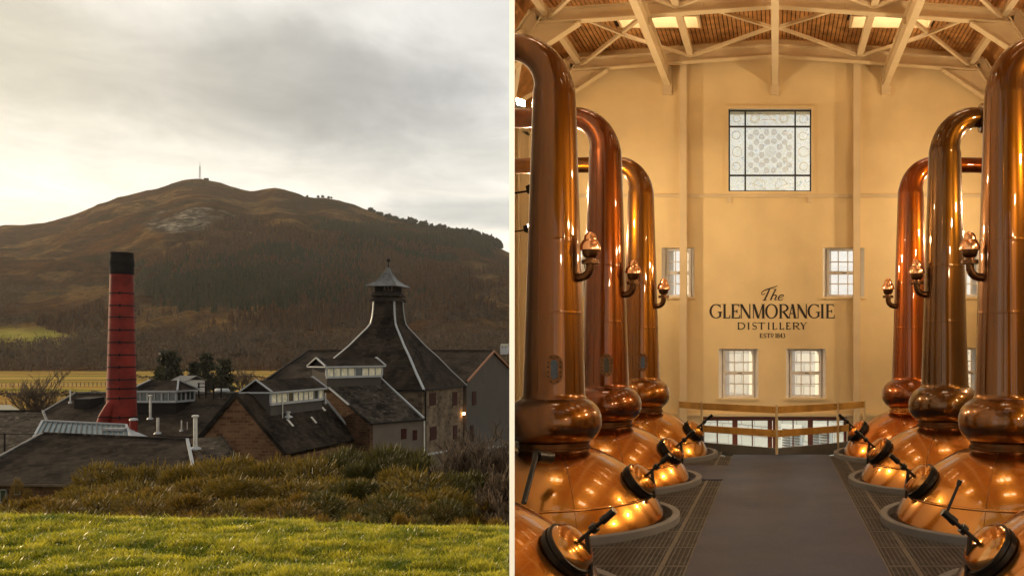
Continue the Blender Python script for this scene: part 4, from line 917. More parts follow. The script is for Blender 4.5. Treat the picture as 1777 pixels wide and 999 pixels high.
# broom bushes
def bush_mesh(name, seed, m, n=24000):
    r = np.random.default_rng(seed); k = 26
    a = r.uniform(0, 2*PI, k); q = r.random(k)**.55; cx, cy = q*.52*np.cos(a), q*.46*np.sin(a); rad = r.uniform(.10, .30, k)
    top = (1-.55*q**1.8)*r.uniform(.55, 1.0, k); top[np.argmax(top)] = 1.0
    i = r.integers(0, k, n); d = r.normal(0, 1, (n, 3)); d[:, 2] = np.abs(d[:, 2])*.9; d /= np.linalg.norm(d, axis=1)[:, None]
    sh = .72+.28*r.random(n)**.5; L_ = .035+.075*r.random(n)**1.5
    base = np.stack([cx[i]+d[:, 0]*rad[i]*sh, cy[i]+d[:, 1]*rad[i]*sh, np.zeros(n)], 1)
    body = top[i]-rad[i]*.9-.10; t = r.random(n)
    base[:, 2] = np.where(t < .62, body+d[:, 2]*rad[i]*.9*sh, body*r.random(n)+.02)
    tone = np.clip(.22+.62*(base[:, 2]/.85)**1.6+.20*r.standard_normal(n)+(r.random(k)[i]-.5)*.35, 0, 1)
    V = np.zeros((n, 4, 3)); fa = r.uniform(0, 2*PI, n); side = np.stack([np.cos(fa), np.sin(fa), np.zeros(n)], 1)*(.0035+.0045*r.random(n))[:, None]
    dr = d*np.array([.9, .9, .4])+np.array([0, 0, .7])+r.normal(0, .26, (n, 3)); dr /= np.linalg.norm(dr, axis=1)[:, None]
    tip = base+dr*L_[:, None]
    V[:, 0] = base-side; V[:, 1] = base+side; V[:, 2] = tip+side*.35; V[:, 3] = tip-side*.35
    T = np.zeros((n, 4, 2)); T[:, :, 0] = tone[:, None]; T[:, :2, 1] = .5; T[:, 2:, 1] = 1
    return mesh_np(name, V.reshape(-1, 3), np.arange(n*4).reshape(n, 4), [m], T.reshape(-1, 2))
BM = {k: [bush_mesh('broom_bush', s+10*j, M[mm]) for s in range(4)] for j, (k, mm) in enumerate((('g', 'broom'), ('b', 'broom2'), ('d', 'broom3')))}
BL = {'g': 'olive and golden broom bush', 'b': 'rusty brown broom bush', 'd': 'dark green broom bush'}
BR = (' at the top of the bank, against the roofs', ' in the upper middle of the bank', ' in the lower middle of the bank', ' at the foot of the bank just behind the grass')
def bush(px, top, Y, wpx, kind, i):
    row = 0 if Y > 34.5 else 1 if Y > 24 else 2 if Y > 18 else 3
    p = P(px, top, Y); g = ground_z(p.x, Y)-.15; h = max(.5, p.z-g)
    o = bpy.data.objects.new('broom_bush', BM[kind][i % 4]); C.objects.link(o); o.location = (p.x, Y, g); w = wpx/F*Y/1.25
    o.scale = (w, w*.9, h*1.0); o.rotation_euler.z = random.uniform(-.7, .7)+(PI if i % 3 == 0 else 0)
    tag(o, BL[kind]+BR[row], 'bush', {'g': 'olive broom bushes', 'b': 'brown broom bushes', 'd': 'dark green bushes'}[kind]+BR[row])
OUT = [(-40, 842), (20, 822), (60, 842), (120, 842), (170, 808), (210, 797), (250, 800), (300, 804), (340, 796), (400, 790), (450, 783), (490, 787), (560, 787), (600, 774), (640, 766), (690, 770), (730, 784), (770, 790), (820, 780), (880, 780)]
def outl(px):
    for (a, b), (c, d) in zip(OUT, OUT[1:]):
        if px <= c: return b+(d-b)*(px-a)/(c-a)
    return 790
i = 0
for px in range(165, 890, 24):
    k = 'd' if px > 570 else 'g'; bush(px+random.uniform(-8, 8), outl(px)-3+random.uniform(-3, 5), random.uniform(36, 42), random.uniform(150, 230), k, i); i += 1
for px in list(range(-20, 880, 30)):
    t = outl(px)+random.uniform(22, 34)+(22 if px < 140 else 0); k = 'd' if px > 745 or 570 < px < 640 else ('b' if i % 3 == 0 or 90 < px < 170 else 'g'); t = max(t, 822 if 430 < px < 700 else 0)
    bush(px, t, random.uniform(26, 32), random.uniform(190, 270), k, i); i += 1
for px in list(range(-20, 900, 34)):
    k = 'b' if i % 2 == 0 else ('d' if px > 560 else 'g'); bush(px+random.uniform(-10, 10), random.uniform(846, 862)+(6 if px < 150 else 0), random.uniform(19, 23), random.uniform(180, 260), k, i); i += 1
for px in list(range(-10, 900, 40)):
    bush(px+random.uniform(-15, 15), random.uniform(872, 884)+px*.012, random.uniform(13.5, 16.5), random.uniform(110, 170), 'b' if i % 3 else 'd', i); i += 1
for px, tp in ((22, 822), (44, 840)): bush(px, tp, 33, 46, 'b', i); i += 1
# trees built from branches
def branches(mb, p, d, ln, r, depth, rr, spread=.5, seg=4, up=.15, kids=(2, 4)):
    n = 3; pts = [p]; cur = p.copy(); dd = d.copy()
    for k in range(n): dd = (dd+Vector((rr.gauss(0, .10), rr.gauss(0, .10), rr.gauss(0, .08)+up*.2))).normalized(); cur = cur+dd*ln/n; pts.append(cur.copy())
    mb.tube(pts, [max(r, .012)*1.35*(1-.45*i/n) for i in range(n+1)], seg, caps=False)
    if depth <= 0: return
    for k in range(rr.randint(*kids)):
        t = rr.uniform(.35, 1.0); q = pts[min(n-1, int(t*n))].lerp(pts[min(n, int(t*n)+1)], t*n-int(t*n)) if t < 1 else pts[-1]
        a = rr.uniform(0, 2*PI); side = Vector((math.cos(a), math.sin(a), rr.uniform(-.1, .6)))
        branches(mb, q, (dd+side*spread*rr.uniform(.7, 1.5)+Vector((0, 0, up))).normalized(), ln*rr.uniform(.5, .75), r*.55, depth-1, rr, spread, 3, up, kids)
def bare_tree(name, px, top, base_z, Y, label, seed, depth=4, trunk=.12, stems=1, group=None, kids=(3, 5), spread=.62):
    rr = random.Random(seed); x = PX(px, Y); h = PZ(top, Y)-base_z
    root = thing(name, (x, Y, base_z), label, 'tree' if name == 'bare_tree' else 'shrub', group)
    t = MB(); c = MB()
    for s in range(stems):
        d = Vector((rr.gauss(0, .22), rr.gauss(0, .22), 1)).normalized() if stems > 1 else Vector((.03, 0, 1)).normalized(); b = Vector((x+rr.gauss(0, .03*h*(stems > 1)), Y, base_z-.1))
        e = b+d*h*.36; t.tube([b, b.lerp(e, .5)+Vector((.02*h*rr.gauss(0, .4), 0, 0)), e], [trunk, trunk*.8, trunk*.62], 7, caps=False)
        for k in range(rr.randint(4, 6)):
            q = b.lerp(e, rr.uniform(.5, 1)); a = rr.uniform(0, 2*PI)
            branches(c, q, (d+Vector((math.cos(a), math.sin(a), .2))*rr.uniform(.2, .8)).normalized(), h*rr.uniform(.22, .34), trunk*.45, depth-1, rr, spread, 4, .22, kids)
        branches(c, e, d, h*.30, trunk*.6, depth-1, rr, spread, 4, .2, kids)
    t.build('trunk', M['bark'], root); c.build('crown', M['twig'], root)
    return root
bare_tree('bare_tree', 65, 642, ZF, 92, 'bare twiggy tree with a rounded crown in front of the fields, by the grey roof', 3, 5, .2)
bare_tree('bare_tree', 20, 672, ZF, 90, 'low bare tree at the frame edge beside the bigger bare one', 5, 4, .13)
bare_tree('bare_tree', 128, 664, ZF, 110, 'small bare tree behind the long slate roof with the white vent', 8, 4, .13)
bare_tree('bare_tree', 100, 676, ZF, 100, 'thin bare sapling between the bigger bare tree and the slate roof', 21, 4, .09)
for px, top, Y, sd, lab in ((826, 716, 34, 2, 'tall bare shrub in front of the pale lamp-lit kiln wall'), (856, 740, 30, 4, 'bare shrub against the plain harled gable'), (800, 752, 31, 6, 'bare shrub below the lamp of the kiln wall'), (875, 800, 20, 9, 'pale dry shrub low against the white partition')):
    bare_tree('bare_shrub', px, top, ground_z(PX(px, Y), Y), Y, lab, sd, 4, .035, 4)
def conifer(px, top, basey, Y, wpx, label, seed, shape=1.0, dens=2600):
    x = PX(px, Y); zb_ = ZF; zt_ = PZ(top, Y); h = zt_-zb_; w = wpx/F*Y/2; r = np.random.default_rng(seed)
    root = thing('conifer', (x, Y, zb_), label, 'tree', 'dark conifers beyond the roofs')
    m = MB(); m.tube([(x, Y, zb_), (x+.1, Y, zb_+h*.5), (x, Y, zt_-.3)], [.35, .22, .04], 8); m.build('trunk', M['bark'], root)
    n = dens*2; nb = 60; bi = r.integers(0, nb, n); bz_ = r.uniform(.12, 1, nb)**.85; ba = r.uniform(0, 2*PI, nb); bl = np.minimum((1-bz_)*1.9*shape+.10, r.uniform(.6, 1.05, nb)*np.sin(np.clip((1.02-bz_)*2.2, 0, PI/2)))*w
    t = r.random(n)**.6; c = np.stack([np.cos(ba[bi])*bl[bi]*t, np.sin(ba[bi])*bl[bi]*t, bz_[bi]*h-.12*bl[bi]*t+.05*h*t*t], 1)+r.normal(0, .16*w, (n, 3))*np.array([1, 1, .55])
    c[:, 2] = np.clip(c[:, 2], .05*h, h*1.0)
    s = w*(.06+.09*r.random(n)); a = r.normal(0, 1, (n, 3)); a /= np.linalg.norm(a, axis=1)[:, None]; b = np.cross(a, r.normal(0, 1, (n, 3))); b /= np.linalg.norm(b, axis=1)[:, None]
    V = np.stack([c-a*s[:, None]*1.6, c+b*s[:, None]*.7, c+a*s[:, None]*1.6, c-b*s[:, None]*.7], 1)
    T = np.zeros((n, 4, 2)); T[:, :, 0] = np.clip(.35+.3*r.standard_normal(n), 0, 1)[:, None]; T[:, :, 1] = 1
    o = bpy.data.objects.new('crown', mesh_np('crown', V.reshape(-1, 3), np.arange(n*4).reshape(n, 4), [M['needle']], T.reshape(-1, 2))); C.objects.link(o); o.parent = root
conifer(293, 612, 668, 190, 54, 'dark round-topped conifer beside the red chimney', 1, 1.6)
conifer(357, 615, 665, 200, 36, 'tallest slim dark conifer of the three beyond the roof lantern', 2, .9)
conifer(337, 630, 668, 196, 34, 'shorter pointed dark conifer beside the small grey house roof', 3, .9, 2000)
conifer(390, 625, 668, 198, 40, 'dark conifer nearest the second roof lantern', 4, 1.2, 2000)
bare_tree('bare_tree', 418, 622, ZF, 205, 'russet bare tree behind the second roof lantern', 31, 5, .25, kids=(3, 5))
# forests on the slope: thousands of small trees, one object each kind
def forest(name, label, n, m, test, hmin, hmax, wide, seed, cone=True, q=6, ylo=YF+60, yhi=YR-40, ulo=-.95, uhi=-.20):
    r = np.random.default_rng(seed); VV, TT = [], []; cnt = 0
    for k in range(n*6):
        if cnt >= n: break
        u = r.uniform(ulo, uhi); y = ylo+(yhi-ylo)*r.random()**.75; z = hill_z(u, y); px = u*F+CX; py = CY-(z-H)/y*F
        if r.random() > test(px, py, u*y, y): continue
        cnt += 1; h = r.uniform(hmin, hmax); w = h*wide*r.uniform(.8, 1.2); x = u*y
        if cone:
            a0 = r.uniform(0, PI)
            for j in range(3):
                a = a0+j*PI/3; dx, dy = math.cos(a)*w, math.sin(a)*w
                VV.append([(x-dx, y-dy, z+h*.08), (x+dx, y+dy, z+h*.05), (x+dx*.45, y+dy*.45, z+h*.55), (x, y, z+h)]); VV.append([(x, y, z+h), (x-dx*.45, y-dy*.45, z+h*.6), (x-dx, y-dy, z+h*.08), (x, y, z+h*.2)])
                tn = r.uniform(0, 1); TT += [tn, tn]
        else:
            for j in range(q):
                c = np.array([x, y, z+h*.55])+r.normal(0, 1, 3)*np.array([w*.5, w*.5, h*.25]); s = h*r.uniform(.05, .10); a = r.normal(0, 1, 3)*s*np.array([.6, .6, 1.6]); b = r.normal(0, 1, 3)*s*.35
                VV.append([tuple(c-a), tuple(c-b), tuple(c+a), tuple(c+b)]); TT.append(r.uniform(0, 1))
    V = np.array(VV); nq = len(V); T = np.ones((nq, 4, 2)); T[:, :, 0] = np.array(TT)[:, None]
    o = bpy.data.objects.new(name, mesh_np(name, V.reshape(-1, 3), np.arange(nq*4).reshape(nq, 4), [m], T.reshape(-1, 2))); C.objects.link(o); tag(o, label, kind='stuff')
def patch(px, py, x, y, seed): return noise.fractal((x*.008, y*.0045, seed), 1, 2.0, 4)
bl = lambda px, py, a, b, sx, sy: math.exp(-((px-a)/sx)**2-((py-b)/sy)**2)
def spruce(px, py, x, y):
    m = bl(px, py, 470, 470, 120, 45)+bl(px, py, 330, 505, 80, 30)+bl(px, py, 610, 425, 60, 40)+bl(px, py, 720, 420, 70, 30)+bl(px, py, 560, 510, 120, 35)+bl(px, py, 700, 520, 80, 30)+bl(px, py, 260, 480, 30, 25)+.7*bl(px, py, 830, 425, 60, 20)
    return min(1, max(0, 1.5*m-.5+1.7*patch(px, py, x, y, 3))) if m > .2 else 0
def larch(px, py, x, y):
    m = bl(px, py, 430, 430, 70, 40)+bl(px, py, 560, 470, 60, 50)+bl(px, py, 680, 480, 90, 45)+bl(px, py, 800, 500, 90, 60)+bl(px, py, 500, 560, 160, 30)+bl(px, py, 330, 460, 60, 30)+.5*bl(px, py, 250, 560, 200, 30)
    return min(.9, max(0, 1.1*m-.40-1.3*patch(px, py, x, y, 3))) if m > .2 else 0
forest('spruce_forest', 'dark green spruce plantations spread over the hillside', 10000, M['spruce_far'], spruce, 7, 13, .19, 5)
forest('larch_forest', 'russet bare larch woods spread over the hillside', 10000, M['larch_far'], larch, 7, 12, .22, 6)
forest('far_wood', 'brown bare woodland along the foot of the hill', 2600, M['wood_far'], lambda px, py, x, y: 0 if bl(px, py, 50, 588, 95, 14) > .4 else max(0, .55+.9*noise.noise((x*.02, y*.012, 4))) if py > 585 else .3*max(0, noise.noise((x*.012, y*.006, 9))+.15), 6, 11, .55, 7, cone=False, q=56, ylo=YF-35, yhi=YF+620, ulo=-.92, uhi=-.28)
# pines one by one along the skyline
def ridge_pine_mesh(seed):
    r = np.random.default_rng(seed); n = 90; c = r.normal(0, 1, (n, 3)); c /= np.linalg.norm(c, axis=1)[:, None]; c *= (r.random(n)**.4)[:, None]; c = c*np.array([.36, .36, .34])+np.array([0, 0, .66])
    a = r.normal(0, .13, (n, 3)); b = r.normal(0, .13, (n, 3)); V = np.stack([c-a, c-b, c+a, c+b], 1).reshape(-1, 3); f = np.arange(n*4).reshape(n, 4)
    tr = np.array([(-.03, 0, -.1), (.03, 0, -.1), (.02, 0, .7), (-.02, 0, .7), (0, -.03, -.1), (0, .03, -.1), (0, .02, .7), (0, -.02, .7)]); V = np.concatenate([V, tr]); f = np.concatenate([f, n*4+np.array([[0, 1, 2, 3], [4, 5, 6, 7]])])
    T = np.ones((len(V), 2)); T[:, 0] = np.repeat(r.random(len(V)//4), 4); return mesh_np('ridge_pine', V, f, [M['needle']], T)
RM = [ridge_pine_mesh(s) for s in range(3)]
for k, (px, hp) in enumerate(((663, 4), (675, 6), (699, 4), (711, 10), (718, 11), (731, 8), (738, 9), (763, 5), (772, 5), (779, 4), (795, 6), (803, 8), (810, 9), (817, 10), (824, 12), (829, 12), (842, 12), (847, 10), (852, 13), (858, 12), (864, 14), (552, 4), (560, 4), (570, 4), (575, 3), (533, 3))+tuple((640+q_*2.9+random.uniform(-2, 2), random.uniform(1, 5)+max(0, q_-45)*.12) for q_ in range(80))):
    u = (px-CX)/F; y = YR-8; h = (hp+(1.2 if px < 600 else 3))/F*y; o = bpy.data.objects.new('ridge_pine', RM[k % 3]); C.objects.link(o); o.location = (u*y, y, hill_z(u, y)-h*.12); o.scale = (h*1.05, h*1.05, h); o.rotation_euler.z = k
    tag(o, 'small dark pine standing on the skyline of the hill', 'tree', 'pines on the skyline')
# mast on the summit
x, y = PX(347, YR-5), YR-5; zb_ = hill_z(x/y, y)-2; mt = thing('radio_mast', (x, y, zb_), 'slender lattice radio mast on the summit of the hill', 'mast')
m = MB(); zt_ = PZ(282, y)
for dx, dy in ((-1.6, -1.6), (1.6, -1.6), (1.6, 1.6), (-1.6, 1.6)): m.bar((x+dx, y+dy, zb_), (x+dx*.5, y+dy*.5, zt_-8), .42, .42)
m.build('lattice_leg', M['galv'], mt, kind='stuff'); m = MB()
for k in range(7): z = zb_+(zt_-8-zb_)*k/6; s = 1.6*(1-.5*k/6); m.bar((x-s, y-s, z), (x+s, y-s, z+4*(k < 6)), .3, .3); m.bar((x+s, y-s, z), (x-s, y-s, z+4*(k < 6)), .3, .3)
m.build('cross_brace', M['galv'], mt, kind='stuff'); m = MB(); m.bar((x, y, zt_-8), (x, y, zt_), .5, .5); m.build('aerial', M['galv'], mt)
o = MB(); xx = PX(358, YR-5); zz = hill_z(xx/y, y); o.box(xx-4, xx+4, y-3, y+3, zz-3, zz+4); o.slab([(xx-4.5, y-3.5, zz+4.1), (xx+4.5, y-3.5, zz+4.1), (xx+4.5, y+3.5, zz+5.2), (xx-4.5, y+3.5, zz+5.2)], .5); tag(o.build('summit_hut', M['iron']), 'tiny dark hut beside the mast on the summit', 'hut')
def hedge(px0, px1, Y, h, label, seed):
    r = np.random.default_rng(seed); n = int((PX(px1, Y)-PX(px0, Y))*22); x = r.uniform(PX(px0, Y), PX(px1, Y), n); hh = h*(.55+.45*np.array([noise.noise((a*.25, seed, 0)) for a in x])+.35*np.array([noise.noise((a*.07, seed, 4)) for a in x]))
    c = np.stack([x, Y+r.normal(0, .9, n), ZF+np.clip(hh, .3, 9)*r.random(n)**.6], 1); a = r.normal(0, .30, (n, 3)); b = r.normal(0, .14, (n, 3)); V = np.stack([c-a, c-b, c+a, c+b], 1)
    T = np.ones((n, 4, 2)); T[:, :, 0] = r.random(n)[:, None]; o = bpy.data.objects.new('hedge', mesh_np('hedge', V.reshape(-1, 3), np.arange(n*4).reshape(n, 4), [M['wood_far']], T.reshape(-1, 2))); C.objects.link(o); tag(o, label, 'hedge')
hedge(-30, 280, 262, 2.2, 'low dark hedge crossing the near field behind the bare trees', 1)
hedge(-30, 190, 170, 3.6, 'scrubby brown hedge right behind the bare trees', 2)
hedge(225, 500, 420, 3.0, 'thin hedge in the field behind the conifers', 3)
# field fence, white house, small house roof
for (pa, pb, py, Y, lab) in ((-40, 190, 664, 330, 'wire fence on wooden posts crossing the straw field by the bare trees'), (215, 275, 668, 320, 'short wire fence on posts between chimney and round conifer')):
    t = thing('field_fence', (PX(pa, Y), Y, ZF), lab, 'fence'); n = int((pb-pa)/7)
    for k in range(n+1):
        x = PX(pa+(pb-pa)*k/n, Y+12*k/n); y = Y+12*k/n; m = MB(); m.bar((x, y, ZF-.2), (x, y, ZF+1.5), .16, .16); m.build('post', M['bark'], t)
    m = MB()
    for z in (.6, 1.2): m.bar((PX(pa, Y), Y, ZF+z), (PX(pb, Y+12), Y+12, ZF+z), .05, .05)
    m.build('wire', M['galv'], t, kind='stuff')
def house(name, px0, px1, pyb, pyt, Y, label, wm, rm, dep=6, roofpy=None):
    x0, x1, zb_, zt_ = PX(px0, Y), PX(px1, Y), PZ(pyb, Y), PZ(pyt, Y); zr = PZ(roofpy, Y); t = thing(name, ((x0+x1)/2, Y, zb_), label, 'house')
    m = MB(); m.box(x0, x1, Y, Y+dep, zb_-4, zt_); m.build('wall', wm, t)
    m = MB(); o_ = .25; m.slab([(x0-o_, Y-o_, zt_-.1), (x1+o_, Y-o_, zt_-.1), (x1+o_, Y+dep/2, zr), (x0-o_, Y+dep/2, zr)], .15); m.slab([(x0-o_, Y+dep/2+.01, zr), (x1+o_, Y+dep/2+.01, zr), (x1+o_, Y+dep+o_, zt_-.1), (x0-o_, Y+dep+o_, zt_-.1)], .15); m.build('roof', rm, t)
    w = (x1-x0)
    for k in (.3, .7): m = MB(); m.box(x0+w*k-.35, x0+w*k+.35, Y-.03, Y+.02, zb_+.6, zt_-.5); m.build('window', M['dark_pane'], t)
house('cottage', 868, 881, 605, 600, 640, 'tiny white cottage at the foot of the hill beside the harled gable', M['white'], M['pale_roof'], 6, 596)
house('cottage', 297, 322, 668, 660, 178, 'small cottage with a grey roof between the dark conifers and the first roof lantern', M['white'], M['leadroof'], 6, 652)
# ---------------------------------------------------- distillery buildings
def lantern(parent, c, ex, ey, lx_, ly_, z0_, z1_, zr, win_sides, nwin, fm='white', pane='blind', hip=0.0, over=.25, post=.1):
    """a glazed roof lantern: ex along its ridge, ey across; z0 sill, z1 eave, zr ridge"""
    c = Vector(c); ex, ey = Vector(ex), Vector(ey); pt = lambda a, b, z: Vector((c.x, c.y, 0))+ex*a+ey*b+Vector((0, 0, z))
    r = thing('roof_lantern', (c.x, c.y, z0_), None, None, None, parent) if False else None
    m = MB(); q = [pt(-lx_, -ly_, 0), pt(lx_, -ly_, 0), pt(lx_, ly_, 0), pt(-lx_, ly_, 0)]
    core = [pt(-lx_+.06, -ly_+.06, 0), pt(lx_-.06, -ly_+.06, 0), pt(lx_-.06, ly_-.06, 0), pt(-lx_+.06, ly_-.06, 0)]
    m.hull8([p+Vector((0, 0, z0_-1.2)) for p in core]+[p+Vector((0, 0, z1_-.02)) for p in core]); lan = m.build('roof_lantern', M['harl'] if pane == 'blind' else M['iron'], parent)
    m = MB(); ov = [pt(-lx_-over, -ly_-over, z1_), pt(lx_+over, -ly_-over, z1_), pt(lx_+over, ly_+over, z1_), pt(-lx_-over, ly_+over, z1_)]; a0, a1 = pt(-lx_-over+hip, 0, zr), pt(lx_+over-hip, 0, zr)
    for pl in ((ov[0], ov[1], a1, a0), (ov[2], ov[3], a0, a1)): m.slab(pl, .08)
    if hip: m.slab((ov[1], ov[2], a1), .08); m.slab((ov[3], ov[0], a0), .08)
    m.build('lantern_roof', M['slate'], lan, uv=True)
    up = Vector((0, 0, .06))
    for p, q2 in ((ov[0], a0), (ov[3], a0), (ov[1], a1), (ov[2], a1)): m = MB(); m.bar(p+up, q2+up, .14, .10); m.build('barge_board', M[fm], lan)
    m = MB(); m.bar(ov[0]-up*.3, ov[1]-up*.3, .07, .13); m.bar(ov[2]-up*.3, ov[3]-up*.3, .07, .13); m.bar(ov[1]-up*.3, ov[2]-up*.3, .07, .12); m.bar(ov[3]-up*.3, ov[0]-up*.3, .07, .12); m.build('eave_board', M[fm], lan, kind='stuff')
    if not hip:
        m = MB(); m.slab((pt(-lx_, -ly_, z1_), pt(-lx_, ly_, z1_), pt(-lx_, 0, zr-.12)), .05, down=1); m.build('pediment', M['iron'], lan)
    for (side, n) in win_sides:
        if side in 'NS': sg = 1 if side == 'N' else -1; A, B_ = pt(-lx_, sg*ly_, 0), pt(lx_, sg*ly_, 0); o_ = ey*sg
        else: sg = 1 if side == 'E' else -1; A, B_ = pt(sg*lx_, -ly_, 0), pt(sg*lx_, ly_, 0); o_ = ex*sg
        zv = lambda z: Vector((0, 0, z)); dv = (B_-A).normalized(); ln = (B_-A).length
        m = MB(); m.bar(A+zv(z0_-.02), B_+zv(z0_-.02), .16, .2); m.build('sill', M[fm], lan); m = MB(); m.bar(A+zv(z1_-.12), B_+zv(z1_-.12), .12, .12); m.build('head', M[fm], lan)
        for k in range(n+1):
            p = A+dv*(ln*k/n); wd_ = post*(1.7 if (nwin and k % nwin == 0) else .8); m = MB(); m.bar(p+zv(z0_+.08), p+zv(z1_-.18), wd_, .12, o_); m.build('mullion', M[fm], lan)
        for k in range(n):
            p0_, p1_ = A+dv*(ln*(k+.08)/n), A+dv*(ln*(k+.92)/n); m = MB(); m.slab([p0_+zv(z0_+.08), p1_+zv(z0_+.08), p1_+zv(z1_-.18), p0_+zv(z1_-.18)], .02, down=1)
            m.build('pane', M[pane] if (k*7+n) % 5 != 1 else M['dark_pane'], lan)
    return lan
def roof_slab(pts, parent, m='slate', t=.18, name='roof'): b = MB(); b.slab(pts, t); return b.build(name, M[m], parent, uv=True)
def wall_poly(pts, parent, m, name='wall', t=.3): b = MB(); b.slab(pts, t, down=1); return b.build(name, M[m], parent, uv=True)
def strip(p, q, w, h, parent, m='white', name='flashing', lift=.06): b = MB(); u = Vector((0, 0, lift)); b.bar(Vector(p)+u, Vector(q)+u, w*.72, h*.9); return b.build(name, M[m], parent)
V3 = lambda x, y, z: Vector((x, y, z))
# --- kiln with the pagoda roof
KY = 95.0; KX = PX(674, KY); hb = 6.15; ze = PZ(676, KY-hb)
kiln = thing('pagoda_kiln', (KX, KY, ZF), 'stone malt kiln with a steep slate pagoda roof and white hip flashings', 'building')
zz = lambda py: PZ(py, KY)
pr_ = [(1.0, ze), (.80, ze+(zz(620)-ze)*.50), (.62, zz(620)), (.46, zz(600)), (.325, zz(580)), (.255, zz(570)), (.212, zz(562)), (.192, zz(550)), (.182, zz(538)), (.175, zz(523))]
def pyramid(name, prof, m, parent, X=KX, Y=KY, h=hb, close=True):
    b = MB()
    for (a, z0_), (c, z1_) in zip(prof, prof[1:]):
        q0 = [V3(X-h*a, Y-h*a, z0_), V3(X+h*a, Y-h*a, z0_), V3(X+h*a, Y+h*a, z0_), V3(X-h*a, Y+h*a, z0_)]; q1 = [V3(X-h*c, Y-h*c, z1_), V3(X+h*c, Y-h*c, z1_), V3(X+h*c, Y+h*c, z1_), V3(X-h*c, Y+h*c, z1_)]
        for i in range(4): j = (i+1) % 4; b.poly((q0[i], q0[j], q1[j], q1[i]))
    if close:
        a, z = prof[0]; b.poly([V3(X-h*a, Y+h*a, z), V3(X+h*a, Y+h*a, z), V3(X+h*a, Y-h*a, z), V3(X-h*a, Y-h*a, z)])
    return b.build(name, M[m], parent, uv=True)
krf = pyramid('roof', pr_, 'slate', kiln)
for sx, sy in ((-1, -1), (1, -1), (1, 1), (-1, 1)):
    b = MB()
    for (a, z0_), (c, z1_) in zip(pr_, pr_[1:]):
        b.bar(V3(KX+sx*hb*a, KY+sy*hb*a, z0_+.02), V3(KX+sx*hb*c, KY+sy*hb*c, z1_+.02), (.15+.09*a), .10, V3(sx, sy, 1.0))
    b.build('hip_flashing', M['white'], krf)
hw = hb-.3; Z = V3(0, 0, 1)
b = MB(); b.box(KX-hw, KX+hw, KY-hw, KY+hw, ZF-.5, ze-.02); kw = b.build('wall', M['stone2'], kiln, uv=True)
b = MB(); b.box(KX-hb-.04, KX+hb+.04, KY-hb-.04, KY-hb+.08, ze-.16, ze+.02); b.box(KX+hb-.08, KX+hb+.04, KY-hb+.08, KY+hb, ze-.16, ze+.02); b.build('gutter', M['iron'], kiln)
xw = KX+hw
for (p0_, p1_, t_, b_) in ((745, 756, 682, 704), (785, 793, 680, 704), (746, 757, 741, 764), (786, 793, 738, 762)):
    ya_ = xw*F/(p0_-CX); yb_ = xw*F/(p1_-CX); z0_, z1_ = PZ(b_, ya_), PZ(t_, ya_); b = MB(); b.box(xw-.05, xw+.05, ya_, yb_, z0_, z1_); w_ = b.build('window', M['win_red'], kiln)
    b = MB(); b.box(xw-.02, xw+.09, ya_-.15, yb_+.15, z0_-.22, z0_-.01); b.build('sill', M['stone2'], w_, uv=True)
for px_ in (737, 806):
    y_ = xw*F/(px_-CX); b = MB(); b.tube([(xw+.09, y_, ZF), (xw+.09, y_, ze-.1)], .07, 8); b.build('drainpipe', M['pipe_white'] if px_ > 750 else M['iron'], kiln)
y_ = xw*F/(801-CX); zl = PZ(717, y_)
lp = thing('wall_lamp', (xw+.2, y_, zl), 'small lit wall lamp glowing orange on the kiln corner', 'lamp'); b = MB(); b.bar((xw-.02, y_, zl+.12), (xw+.30, y_, zl+.12), .06, .06); b.build('bracket', M['iron'], lp)
M['bulb'] = emit_mat('lit_bulb', (1, .48, .17), 60); b = MB(); b.lathe([(.001, -.17), (.1, -.13), (.15, 0), (.1, .1), (.03, .11)], 12, Matrix.Translation((xw+.25, y_, zl))); b.build('bulb', M['bulb'], lp, smooth=True)
# pagoda head
pg_ = MB()
zc = zz(521)
for k, (pz, hf, hh) in enumerate(((523, 1.42, .46), (514, 1.34, .42))):
    z0_ = zz(pz)-.02; pyramid('skirt_tier', [(1.0, z0_), (.97, z0_+.09), (.72, z0_+hh)], 'slate2', kiln, KX, KY, hf)
b = MB(); b.box(KX-1.0, KX+1.0, KY-1.0, KY+1.0, zz(512), zz(506)); drum = b.build('louvre_drum', M['iron'], kiln)
for i in range(6):
    for sx, sy in ((1, 0), (0, 1)):
        for sg in (1, -1):
            o_ = -.92+1.84*i/5; b = MB(); x_, y_ = (KX+o_, KY+sg*.92) if sx else (KX+sg*.92, KY+o_)
            if sx == 0 and i in (0, 5): continue
            b.box(x_-.08, x_+.08, y_-.08, y_+.08, zz(506), zz(497.5)); b.build('louvre_post', M['iron'], drum)
cap = [(1.0, zz(498)), (.99, zz(497.2)), (.72, zz(492.5)), (.52, zz(488)), (.34, zz(482)), (.20, zz(474.5)), (.10, zz(468)), (.035, zz(463.5))]
cp = pyramid('pagoda_cap', cap, 'leadroof', kiln, KX, KY, 1.72)
for sx, sy in ((-1, -1), (1, -1), (1, 1), (-1, 1)):
    b = MB()
    for (a, z0_), (c, z1_) in zip(cap[1:], cap[2:]): b.bar(V3(KX+sx*1.72*a, KY+sy*1.72*a, z0_+.01), V3(KX+sx*1.72*c, KY+sy*1.72*c, z1_+.01), .06, .06)
    b.build('cap_roll', M['leadroof'], cp)
b = MB(); b.lathe([(.06, zz(464)), (.10, zz(462)), (.05, zz(460)), (.035, zz(456)), (.05, zz(454.5)), (.16, zz(453.2)), (.20, zz(451.6)), (.15, zz(450)), (.02, zz(449)), (.015, zz(447.5))], 14, Matrix.Translation((KX, KY, 0))); b.build('finial', M['soot'], kiln, smooth=True)
